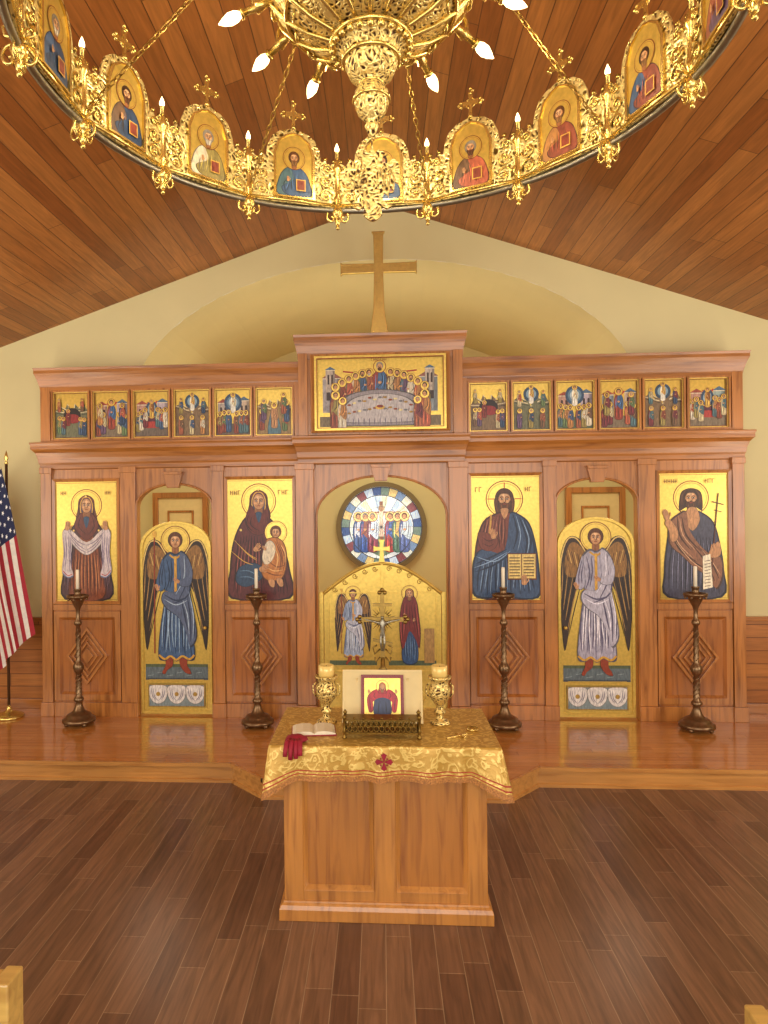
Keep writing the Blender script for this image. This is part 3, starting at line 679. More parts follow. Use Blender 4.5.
for x0,x1,y in ((3.34,3.45,-.035),(2.47,2.63,-.03),(1.57,1.69,-.03),(.66,.84,-.075)):
    for q in (-1,1):
        a0,a1=sorted((q*x0,q*x1)); 
        b.box(a0,a1,y,.01,PZ+.14,2.66,0); b.box(a0-.012,a1+.012,y-.018,.01,PZ,PZ+.14,0)
        b.box(a0-.008,a1+.008,y-.012,.01,2.62,2.68,0)
b.obj('pilasters',[WZ],ICO,.004)
b=MB()
for x0,x1 in bays:
    q=1 if x0>0 else -1
    if abs(x0+x1)/2>2: a0,a1=sorted((q*2.64,q*3.33))
    else: a0,a1=sorted((q*.855,q*1.56))
    b.box(a0-.01,a1+.01,-.035,.01,PZ,PZ+.14,1); b.box(a0-.01,a1+.01,-.022,.01,1.235,1.29,1)
    b.box(a0,a1,-.012,.01,.30,1.235,0)
    b.frame(a0+.0,a1-.0,.32,1.22,.06,-.024,-.005,1)
    b.frame(a0+.06,a1-.06,.38,1.16,.028,-.034,-.005,0,-.012)
    cx=(a0+a1)/2; cz=.77
    for R1,R2,y in ((1,.87,-.036),(.76,.66,-.026),(.52,.42,-.034),(.28,.0,-.026)):
        W_,H_=.215,.29
        o=[(cx-W_*R1,cz),(cx,cz-H_*R1),(cx+W_*R1,cz),(cx,cz+H_*R1)]
        if R2: b.ring(o,[(cx-W_*R2,cz),(cx,cz-H_*R2),(cx+W_*R2,cz),(cx,cz+H_*R2)],y,-.005,1)
        else: b.prism(o,y,-.005,1)
    b.frame(a0-.005,a1+.005,1.295,2.565,.03,-.03,.0,1,-.018)
b.obj('lower_panels',[WD,WZ],ICO,.002)
b=MB()
mid=[(0,2.66),(.02,2.67),(.02,2.71),(.03,2.73),(.04,2.78),(.06,2.83),(.09,2.86),(.10,2.865),(.10,2.90),(.11,2.92),(.11,2.935),(.02,2.945),(0,2.95)]
top=[(0,3.48),(.012,3.48),(.018,3.51),(.03,3.54),(.045,3.58),(.06,3.61),(.075,3.635),(.075,3.665),(.085,3.69),(0,3.69)]
for x0,x1 in ((-3.45,-.80),(.80,3.45)):
    b.crown(x0,x1,0,.14,[(o*.8,z) for o,z in mid],0); b.crown(x0,x1,0,.14,[(o*.72,z) for o,z in top],0)
b.crown(-.80,.80,-.08,.14,[(o*.6,z+.01) for o,z in mid],0)
b.crown(-.80,.80,-.07,.14,[(o*.55,z+.25-.03*(z<3.5)) for o,z in top],0)
b.obj('cornices',[WX],ICO,.002)
b=MB()
b.box(-.80,.80,-.07,.12,2.95,3.76,0)
FX=[]
for q in (-1,1):
    b.box(*sorted((q*3.35,q*3.45)),-.02,.05,2.95,3.50,0); b.box(*sorted((q*.80,q*.85)),-.02,.05,2.95,3.50,0)
    b.box(*sorted((q*3.45,q*.80)),-.015,.05,3.45,3.50,1); b.box(*sorted((q*3.45,q*.80)),-.015,.05,2.945,2.965,1)
    for i in range(6):
        c=q*(.868+.1875+i*.4165) ; FX.append(c)
        b.frame(c-.202,c+.202,2.955,3.465,.018,-.022,.03,0)
b.frame(-.68,.68,2.975,3.745,.035,-.105,-.07,0,-.09)
for q in (-1,1): b.box(*sorted((q*.71,q*.80)),-.095,-.06,2.95,3.76,0)
b.obj('upper_tier',[WZ,WX],ICO,.002)
FX.sort()
for i,c in enumerate(FX):
    feast(i).obj('feast_icon',[GOLD,PAINT],(c-.185,.016,2.97))
random.seed(11)
last_supper().obj('last_supper_icon',[GOLD,PAINT],(-.64,-.073,2.995))
for nm,f,x in (('icon_of_protection_of_mary',icon_protection,-3.315),('icon_of_theotokos',icon_theotokos,-1.56),('icon_of_christ',icon_christ,.86),('icon_of_john_the_baptist',icon_john,2.655)):
    f().obj(nm,[GOLD,PAINT],(x,-.006,1.32))

def cross_poly(H,W,t,za,fl):
    return [(-t*1.0,.0),(t*1.0,0),(t*.62,H*.25),(t*.5,za-t*.5),(W-.02,za-t*.55),(W,za-t*fl),(W,za+t*fl),(W-.02,za+t*.55),(t*.5,za+t*.5),(t*.55,H-.03),(t*fl,H),(-t*fl,H),(-t*.55,H-.03),(-t*.5,za+t*.5),(-W+.02,za+t*.55),(-W,za+t*fl),(-W,za-t*fl),(-W+.02,za-t*.55),(-t*.5,za-t*.5),(-t*.62,H*.25)]
b=MB(); b.X=Matrix.Translation((0,-.02,3.935))
b.prism(cross_poly(1.02,.375,.09,.66,.75),-.02,.02,0); b.box(-.12,.12,-.05,.05,-.01,.012,0)
b.obj('standing_gold_cross',[GOLDP],bev=.004)

def arch_out(w,z0,zs,zt,n=20):
    return [(-w,z0),(w,z0)]+[(w*math.cos(pi*i/n),zs+(zt-zs)*math.sin(pi*i/n)) for i in range(n+1)]
for cx,kind in ((-2.08,0),(2.075,1)):
    root=empty('deacon_door')
    b=MB(); b.X=Matrix.Translation((cx,.03,0))
    o=arch_out(.365,PZ+.02,1.86,2.125); i_=[(x*.925,z+(.03 if z<1 else (-.02 if z<2 else -.025))) for x,z in o]
    b.prism(o,0,.035,0); b.ring(o,i_,-.015,0,0)
    b.frame(-.31,.31,PZ+.07,.50,.015,-.008,0,0)
    b.ball((.30 if kind==0 else -.30,-.03,1.05),.018,0)
    b.obj('door_leaf',[GOLD],root,.002)
    random.seed(20+kind)
    a=Art()
    a.rect(-32,36,32,52,'5c6a70'); a.rect(-32,49,32,52,'505c40'); a.rect(-32,36,32,38,'444e56')
    for i in range(6): a.st([(-30+i*10,40+3*(i%2)),(-24+i*10,41+3*(i%2))],.5,'8c9ca0',sm=False)
    if kind==0: angel(a,0,42,149,'3e5a80','525f7c','94b0cc','1c2e4c','a4b8cc','263450',W='2a1e16')
    else: angel(a,0,42,149,'a29eb0','b0acbc','eae6ee','5c5670','e4e0ec','544e68',staff=False,W='34261e')
    a.rect(-28,36,28,36.8,'c09a44',0)
    a.rect(-29,9,29,32,'7c8c90')
    for q in (-1,0,1):
        a.poly([(q*19-9,30),(q*19+9,30),(q*19+8,17),(q*19,12),(q*19-8,17)],'d8d4d0'); a.folds([[(q*19-5,28),(q*19-4,20),(q*19,15)],[(q*19+5,28),(q*19+4,20),(q*19,15)],[(q*19-7,28),(q*19-6,21),(q*19-3,16)],[(q*19+7,28),(q*19+6,21),(q*19+3,16)]],.8,'7c7a8c'); a.ell(q*19,22,2.2,2.2,'a8883c')
    a.border(-29,9,29,32,1,'a08038')
    a.obj('door_icon_painting',[GOLD,PAINT],(cx,.028,PZ),root)

root=empty('royal_doors')
b=MB(); YR=.04
for q in (-1,1):
    x0,x1=sorted((q*.005,q*.58)); n=14; P_=[(x0,PZ+.02),(x1,PZ+.02)]
    top_=[(x0+(x1-x0)*(1-i/n),0) for i in range(n+1)]
    top_=[(x,1.38+.30*math.cos(min(1,abs(x)/.585)*pi/2)) for x,_ in top_]
    o=P_+top_; b.prism(o,YR,YR+.035,0)
    b.frame(x0+.04,x1-.04,PZ+.08,.62,.02,YR-.015,YR,0); b.frame(x0+.04,x1-.04,.66,1.40,.012,YR-.010,YR,0)
    cx=(x0+x1)/2
    for s in (.16,.10): b.ring([(cx-s,.35),(cx,.35-s),(cx+s,.35),(cx,.35+s)],[(cx-s*.8,.35),(cx,.35-s*.8),(cx+s*.8,.35),(cx,.35+s*.8)],YR-.015,YR,0)
    for i in range(5):   # relief scrolls along the crest
        xx=q*(.07+.1*i); zz=1.385+.30*math.cos(abs(xx)/.585*pi/2)-.05
        b.tube([(xx+.028*(1-t/18)*math.cos(q*t*.6),YR-.004,zz+.028*(1-t/18)*math.sin(q*t*.6)) for t in range(15)],.005,6,1)
b.tube([(-.585+1.17*i/24,YR,1.385+.30*math.cos(abs(-.585+1.17*i/24)/.585*pi/2)) for i in range(25)],.018,8,0)
b.box(-.012,.012,YR-.02,YR,PZ+.03,1.68,0)
b.X=Matrix.Translation((0,YR,1.68)); b.prism(cross_poly(.24,.08,.035,.15,.9),-.01,.015,0); b.X=None
for q in (-1,1):
    b.box(*sorted((q*.585,q*.63)),YR-.01,YR+.05,PZ,1.40,0)
b.obj('door_leaves',[GOLD,GOLDD],root,.002)
random.seed(4)
a=Art(); 
a.rect(-53,67,-5,72,'505c40'); a.rect(6,67,53,72,'505c40')
angel(a,-29,68,78,'94a4c0','b4b8c8','e4ecf4','44547a','f0f0f4','505878',staff=True,W='34221a')
a.poly([(41,70),(41,104),(51,104),(51,70)],'a07c44',False); woman(a,27,69,77,'702424')
a.obj('annunciation_painting',[GOLD,PAINT],(0,YR-.002,0),root)

# ================================================================== CANDLE STANDS
def candle_stand(x,y):
    root=empty('candle_stand')
    b=MB(); c=(x,y,PZ)
    for k in range(4):
        t=pi/4+k*pi/2; b.ball((x+.125*math.cos(t),y+.125*math.sin(t),PZ+.022),.022,0)
    pr=[(.14,.03),(.155,.035),(.155,.06),(.135,.075),(.12,.08),(.115,.10),(.09,.115),(.07,.12),(.05,.15),(.035,.19),(.03,.22),(.045,.235),(.05,.25),(.04,.265),(.028,.28),(.026,.40),(.024,.50),(.038,.51),(.045,.53),(.055,.56),(.045,.59),(.03,.61),(.022,.63),(.022,.80),(.020,.96),(.032,.97),(.038,.99),(.03,1.01),(.018,1.03),(.018,1.10),(.025,1.13),(.05,1.18),(.06,1.20),(.065,1.22),(.10,1.235),(.105,1.25),(.10,1.262),(.085,1.262),(.08,1.245),(.03,1.245),(.03,1.30),(.036,1.31),(.036,1.32),(.001,1.32)]
    b.lathe(pr,c,28,0)
    for k in range(3):
        b.tube([(x+.026*math.cos(2*pi*(k/3)+t*.5),y+.026*math.sin(2*pi*(k/3)+t*.5),PZ+.29+t*.0105) for t in range(20)],.006,6,0)
        b.tube([(x+.022*math.cos(2*pi*(k/3)+t*.5),y+.022*math.sin(2*pi*(k/3)+t*.5),PZ+.64+t*.0155) for t in range(20)],.005,6,0)
    for k in range(8):
        t=2*pi*k/8; b.ball((x+.09*math.cos(t),y+.09*math.sin(t),PZ+1.222),.014,0,8)
    b.obj('stand',[BRONZE],root)
    b=MB(); b.lathe([(.016,1.30),(.016,1.50),(.012,1.507),(.001,1.507)],c,14,0); b.lathe([(.0015,1.505),(.0015,1.515)],c,6,1)
    b.obj('candle',[WAX,DARK],root)
for x in (-2.955,-1.20,1.13,2.87): candle_stand(x,-.30)

# ================================================================== TABLE
TY0,TY1=-3.16,-2.54; TZ=.95
root=empty('tetrapod_table')
b=MB()
b.box(-.53,.53,TY0+.03,TY1-.03,.05,TZ-.03,0)
for sx in (-1,1):
    for y0,y1 in ((TY0,TY0+.1),(TY1-.1,TY1)): b.box(*sorted((sx*.545,sx*.44)),y0,y1,.06,TZ-.03,0)
b.box(-.06,.06,TY0+.002,TY0+.05,.06,TZ-.03,0)
b.box(-.45,.45,TY0+.004,TY0+.05,.09,.155,0); b.box(-.45,.45,TY0+.004,TY0+.05,.86,TZ-.03,0)
for q in (-1,1):
    x0,x1=sorted((q*.06,q*.44)); b.frame(x0,x1,.155,.86,.022,TY0-.006,TY0+.03,0,TY0+.022)
    b.box(x0+.02,x1-.02,TY0+.024,TY0+.04,.17,.85,1)
    xs_=q*.545; b.box(*sorted((xs_,xs_-q*.02)),TY0+.1,TY1-.1,.09,.2,0)
b.crown(-.545,.545,TY0,TY1,[(0,0),(.028,0),(.028,.06),(.02,.08),(.008,.09),(.005,.10),(0,.10)],0)
b.box(-.60,.60,TY0-.04,TY1+.04,TZ-.03,TZ,0)
b.obj('table_body',[WTz,WTp],root,.003)

random.seed(3)
b=MB()
X0,X1,Y0,Y1=-.615,.615,TY0-.055,TY1+.055; zt=TZ+.006
nx,ny=96,52; per=[]
for i in range(nx): per.append((X0+(X1-X0)*i/nx,Y0,0,-1,i/nx))
for i in range(ny): per.append((X1,Y0+(Y1-Y0)*i/ny,1,0,i/ny))
for i in range(nx): per.append((X1-(X1-X0)*i/nx,Y1,0,1,i/nx))
for i in range(ny): per.append((X0,Y1-(Y1-Y0)*i/ny,-1,0,i/ny))
n=len(per); rows=[0,.012,.05,.10,.128,.134,.146,.152,.158,.184]; vs=[]
RM=[0,0,0,0,2,0,2,0,1]
for j,d in enumerate(rows):
    for k,(x,y,ox,oy,t) in enumerate(per):
        cd=min(t,1-t); corner=max(0,1-cd/.13)
        drop=d*(1+.5*corner**1.5+ .025*math.sin(k*.3))+(.004*(k%2) if j==len(rows)-1 else 0)
        wv=(.004+.022*d/.2)*(.5+.5*math.sin(k*.42+1.2*math.sin(k*.16))) + corner*.05*d/.2
        nxx,nyy=ox,oy
        if corner>0:
            sgx=1 if x>0 else -1; sgy=1 if y>(Y0+Y1)/2 else -1
            nxx=ox+(sgx*corner*.6 if ox==0 else 0); nyy=oy+(sgy*corner*.6 if oy==0 else 0)
        if d==0: wv=0
        vs.append((x+nxx*wv,y+nyy*wv,zt-drop))
b.add(vs,[],0)
for j in range(len(rows)-1):
    for k in range(n):
        l=(k+1)%n; b.F.append([(j+1)*n+k,(j+1)*n+l,j*n+l,j*n+k]); b.M.append(RM[j]); b.Sm.append(True)
b.F.append(list(range(n))); b.M.append(0); b.Sm.append(False)
b.obj('tablecloth',[BROC,FRINGE,REDT])
b=MB(); yc=Y0-.026; zc=zt-.075
def fl(ang):
    c,s_=math.cos(ang),math.sin(ang); pts=[(0,0),(-.005,.010),(-.016,.038),(-.006,.042),(0,.048),(.006,.042),(.016,.038),(.005,.010)]
    return [(u*c-v*s_,zc+u*s_+v*c) for u,v in pts]
for k in range(4): b.prism(fl(k*pi/2),yc,yc+.003,0)
for k in range(4): b.prism([(.024*math.cos(pi/4+k*pi/2)+.005*math.cos(i*pi/3),zc+.024*math.sin(pi/4+k*pi/2)+.005*math.sin(i*pi/3)) for i in range(6)],yc,yc+.003,0)
b.obj('embroidered_cross',[REDC])

TT=zt+.001
b=MB(); b.X=Matrix.Translation((-.395,-2.98,TT))@Matrix.Rotation(.12,4,'Z')
b.box(-.125,.125,-.085,.085,0,.006,1)
for q in (-1,1):
    pts=[(0,.012),(.02,.024),(.06,.026),(.10,.020),(.12,.010)]
    vs=[];K=len(pts)
    for x,z in pts: vs+=[(q*x,-.08,z),(q*x,.08,z),(q*x,-.08,.006),(q*x,.08,.006)]
    fs=[]
    for i in range(K-1): a_=4*i; fs+=[(a_,a_+4,a_+5,a_+1),(a_,a_+2,a_+6,a_+4),(a_+1,a_+5,a_+7,a_+3)]
    fs.append((4*K-4,4*K-2,4*K-1,4*K-3)); b.add(vs,fs,0)
b.obj('prayer_book',[PAGE,REDC])
b=MB()
b.lathe([(.001,0),(.05,.002),(.062,.010),(.055,.022),(.025,.034),(.001,.036)],(-.475,-3.15,TT),20,0,lobes=5,amp=.10)
for dx,l in ((-.04,.045),(-.015,.062),(.01,.055),(.03,.04)):
    b.tube([(-.475+dx*.6,-3.18,TT+.016),(-.475+dx,-3.235,TT+.014),(-.475+dx*1.1,-3.257,TT-.015),(-.475+dx*1.15,-3.262,TT-l)],[.014,.015,.013,.013],8,0)
b.obj('crimson_tasselled_cloth',[REDC,REDT])
b=MB(); cx,cy=-.01,-3.05; w_,d_=.205,.05
for sx in (-1,1):
    for sy in (-1,1):
        b.lathe([(.008,0),(.014,.006),(.008,.014),(.007,.03),(.012,.04),(.008,.05),(.008,.11),(.013,.118),(.006,.128),(.001,.135)],(cx+sx*w_,cy+sy*d_,TT),10,0)
b.box(cx-w_,cx+w_,cy-d_,cy+d_,TT+.025,TT+.035,0); b.box(cx-w_-.006,cx+w_+.006,cy-d_-.006,cy+d_+.006,TT+.098,TT+.106,0)
for sy in (-1,1):
    for i in range(13):
        x=cx-w_+.03+i*(2*w_-.06)/12; y=cy+sy*d_
        b.tube([(x+.012*math.cos(t*pi/6),y,TT+.055+.016*math.sin(t*pi/6)) for t in range(12)],.0035,6,0,True)
        b.tube([(x+.007*math.cos(t*pi/6),y,TT+.085+.009*math.sin(t*pi/6)) for t in range(12)],.003,6,0,True)
        b.tube([(x,y,TT+.03),(x,y,TT+.1)],.0025,5,0)
for sx in (-1,1):
    for k in range(3): b.tube([(cx+sx*w_,cy-.03+k*.03,TT+.03),(cx+sx*w_,cy-.03+k*.03,TT+.1)],.003,5,0)
for i in range(9): b.ball((cx-w_+.05*i+.005,cy-d_,TT+.113),.007,0,8)
b.obj('gold_openwork_stand',[plain('dark_brass','7c6028',.35,.85,0,.3,40)])
root=empty('icon_easel')
R=Matrix.Translation((-.005,-2.83,TT))@Matrix.Rotation(-.28,4,'X')
b=MB(); b.X=R
b.box(-.235,.235,0,.02,.02,.31,0); b.box(-.235,.235,-.04,.02,0.005,.025,0); b.frame(-.235,.235,.02,.31,.012,-.008,0,0)
b.frame(-.125,.125,.03,.28,.012,-.028,0,1); b.box(-.115,.115,-.018,0,.04,.27,2)
b.X=None
for q in (-1,1): b.tube([(q*.15-.005,-2.76,TT+.25),(q*.15-.005,-2.70,TT+.008)],.008,6,0)
b.obj('easel_board',[CREAM,plain('dark_red_frame','7a1a1c',.4),GOLD],root)
a=Art(); a.X=R@Matrix.Translation((0,-.019,.04)); a.rect(-11.3,.2,11.3,22.8,'e0b850',0)
a.border(-11.3,.2,11.3,22.8,.7,'8c1c1c')
a.poly([(-4.6,1),(-5,8),(-3.5,12),(3.5,12),(5,8),(4.6,1)],'2a3558')
a.poly([(-9,8.5),(-8.5,12),(-5.5,15),(-2,16),(2,16),(5.5,15),(8.5,12),(9,8.5),(6.5,8),(4,10),(0,11),(-4,10),(-6.5,8)],'a81c28')
for q in (-1,1): a.poly([(q*9,10),(q*8,3),(q*5.5,3.5),(q*6,10)],'a81c28'); a.folds([[(q*7.5,11),(q*7.2,7),(q*7,4)],[(q*4,14),(q*5,12),(q*4,10.5)]],.5,'5c0c14')
a.folds([[(-2,9),(-2.2,5),(-2.4,2)],[(2,9),(2.2,5),(2.4,2)]],.5,'101830')
head(a,0,17.2,1.7,veil='a01c28')
for q in (-1,1): hand(a,q*8.0,14,.6)
a.obj('easel_icon_painting',[GOLD,PAINT],parent=root)
for x in (-.335,.33):
    root=empty('brass_candle_holder'); y=-2.80
    b=MB(); b.lathe([(.001,0),(.058,0),(.06,.008),(.05,.018),(.025,.03),(.018,.05),(.03,.06),(.034,.072),(.022,.085),(.018,.10),(.03,.115),(.05,.14),(.06,.17),(.064,.20),(.06,.215),(.052,.225),(.052,.25),(.066,.262),(.07,.275),(.06,.278),(.05,.265),(.045,.26),(.001,.26)],(x,y,TT),28,0)
    for q in (-1,1): b.tube([(x+q*.058,y,TT+.15),(x+q*.078,y,TT+.175),(x+q*.078,y,TT+.215),(x+q*.062,y,TT+.235)],.005,6,0)
    b.obj('holder',[FILI2],root)
    b=MB(); b.lathe([(.001,0),(.046,0),(.046,.075),(.040,.078),(.038,.06),(.001,.055)],(x,y,TT+.262),24,0); b.lathe([(.002,.05),(.002,.075)],(x,y,TT+.262),6,1); b.obj('candle',[AMBER,DARK],root)
root=empty('standing_crucifix'); x,y=.0,-2.58
b=MB(); b.lathe([(.001,0),(.07,0),(.07,.015),(.055,.025),(.045,.05),(.03,.06),(.02,.09),(.03,.11),(.018,.13),(.015,.25),(.028,.265),(.015,.28),(.013,.34),(.001,.34)],(x,y,TT),24,0)
b.X=Matrix.Translation((x,y,TT+.33))
b.prism([(-.014,0),(.014,0),(.014,.23),(.13,.23),(.13,.258),(.014,.258),(.014,.40),(-.014,.40),(-.014,.258),(-.13,.258),(-.13,.23),(-.014,.23)],-.008,.008,0)
b.prism([(-.06,.325),(.06,.325),(.06,.343),(-.06,.343)],-.01,.01,0); b.prism([(-.06,.11),(.06,.08),(.06,.098),(-.06,.128)],-.01,.01,0)
for px,pz in ((-.14,.244),(.14,.244),(0,.41)):
    for k in range(3):
        t=[pi,0,pi/2][[-.14,.14,0].index(px)]+(k-1)*pi/2; b.ball((px+.016*math.cos(t),0,pz+.016*math.sin(t)),.014,0,10)
for k in range(24):
    t=2*pi*k/24; l=.085 if k%2 else .065; b.tube([(.04*math.cos(t),0,.244+.04*math.sin(t)),(l*math.cos(t),0,.244+l*math.sin(t))],[.005,.001],5,0)
for q in (-1,1): b.tube([(q*.016,0,.06),(q*.05,0,.03),(q*.06,0,.07),(q*.035,0,.085)],.006,6,0); b.tube([(q*.016,0,.01),(q*.045,0,-.02),(q*.05,0,.01)],.006,6,0)
b.X=None; b.obj('cross_and_base',[plain('antique_brass','8c7038',.35,.85,0,.25,40)],root)
me=bpy.data.meshes.new('corpus'); zb=TT+.33
J=[(0,0,.15),(0,0,.19),(0,0,.225),(0,-.004,.245),(0,-.006,.268),(-.022,0,.225),(-.06,.002,.236),(-.11,.004,.246),(.022,0,.225),(.06,.002,.236),(.11,.004,.246),(-.010,0,.145),(-.012,-.01,.10),(-.004,0,.05),(.010,0,.145),(.012,-.01,.10),(.004,0,.05)]
Ed=[(0,1),(1,2),(2,3),(3,4),(2,5),(5,6),(6,7),(2,8),(8,9),(9,10),(0,11),(11,12),(12,13),(0,14),(14,15),(15,16)]
Rr=[.013,.015,.017,.007,.012,.008,.006,.004,.008,.006,.004,.009,.007,.005,.009,.007,.005]
me.from_pydata([(x+a_[0],y-.022+a_[1],zb+a_[2]) for a_ in J],Ed,[]); me.materials.append(DMETAL)
o=bpy.data.objects.new('corpus',me); COL.objects.link(o); o.parent=root
sk=o.modifiers.new('skin','SKIN'); sv=me.skin_vertices[0].data
for v,r in zip(sv,Rr): v.radius=(r,r)
sv[0].use_root=True
ss=o.modifiers.new('sub','SUBSURF'); ss.levels=1; ss.render_levels=2
b=MB(); b.X=Matrix.Translation((.40,-3.05,TT+.004))@Matrix.Rotation(-1.0,4,'Z')@Matrix.Rotation(-pi/2,4,'X')
b.prism([(-.006,-.07),(.006,-.07),(.006,.02),(.04,.02),(.04,.032),(.006,.032),(.006,.07),(-.006,.07),(-.006,.032),(-.04,.032),(-.04,.02),(-.006,.02)],-.004,.004,0)
b.obj('hand_cross',[GOLDP],bev=.001)
b=MB(); b.lathe([(.001,0),(.03,0),(.04,.012),(.036,.014),(.028,.004),(.001,.004)],(.50,-2.93,TT),20,0); b.obj('gold_dish',[GOLDP])

# ================================================================== FLAG
root=empty('american_flag'); fx,fy=-3.78,-.08
b=MB(); b.lathe([(.14,0),(.145,.01),(.14,.025),(.11,.04),(.06,.055),(.03,.07),(.022,.10),(.018,.12)],(fx,fy,PZ),28,0)
b.obj('pole_base',[GOLDP],root)
b=MB(); b.tube([(fx,fy,PZ+.1),(fx,fy,2.74)],.014,12,0); b.lathe([(.014,0),(.02,.01),(.008,.03),(.022,.06),(.012,.10),(.001,.14)],(fx,fy,2.72),12,1)
b.obj('pole',[plain('dark_pole','4a3020',.4),GOLDP],root)
f=Art(); nu,nv=42,13; L_,Hh=1.5,.9
def FP(s,t):
    ph=t*9+s*.8
    x=fx-.03+.21*s-.42*t+.02*math.sin(ph*1.7); z=2.70-1.14*s-.42*t+.02*math.sin(s*5)
    y=fy-.07+.05*math.sin(ph)+.02*math.sin(ph*2.3+1)
    return (x,y,z)
for j in range(nv):
    for i in range(nu):
        s0,s1=L_*i/nu,L_*(i+1)/nu
        for h_ in range(2):
            t0,t1=Hh*(j+h_/2)/nv,Hh*(j+h_/2+.5)/nv
            col='1c2448' if (j<7 and s0<.6) else ('a02430' if j%2==0 else 'e0dbd0')
            o=len(f.V); f.V+=[FP(s0,t0),FP(s0,t1),FP(s1,t1),FP(s1,t0)]; f.F.append([o,o+1,o+2,o+3]); f.C.append(hx(col)); f.M.append(1)
for r_ in range(7):
    for c_ in range(6):
        s0=.05+c_*.098+(.0 if r_%2 else .03); t0=.035+r_*.065; P_=[]
        for k in range(10):
            rad=.022 if k%2==0 else .009; p=FP(s0+rad*math.cos(2*pi*k/10),t0+rad*math.sin(2*pi*k/10)); P_.append((p[0],p[1]-.004,p[2]))
        o=len(f.V); f.V+=P_; f.F.append(list(range(o,o+10))); f.C.append(hx('f0f0f0')); f.M.append(1)
f.obj('flag_cloth',[FLAGM,FLAGM],parent=root)

# ================================================================== PEWS
def pew(x0,x1,yf):
    root=empty('pew'); b=MB()
    b.box(x0+.05,x1-.05,yf-.05,yf-.02,.08,.81,0); b.box(x0+.05,x1-.05,yf-.075,yf-.004,.81,.865,0)
    for xa in (x0,x1-.05): b.box(xa,xa+.05,yf-.085,yf+.005,0,.87,0)
    b.obj('pew_front',[WPEW],root,.006)
    b=MB(); b.box(x0+.05,x1-.05,yf-.95,yf-.52,.42,.46,0); b.box(x0+.05,x1-.05,yf-1.0,yf-.955,.42,.92,0)
    for xa in (x0,x1-.05): b.box(xa,xa+.05,yf-1.03,yf-.5,0,.62,0)
    b.obj('pew_seat',[WPEW],root,.006)
pew(-3.4,-1.07,-4.93); pew(.955,3.4,-4.99)

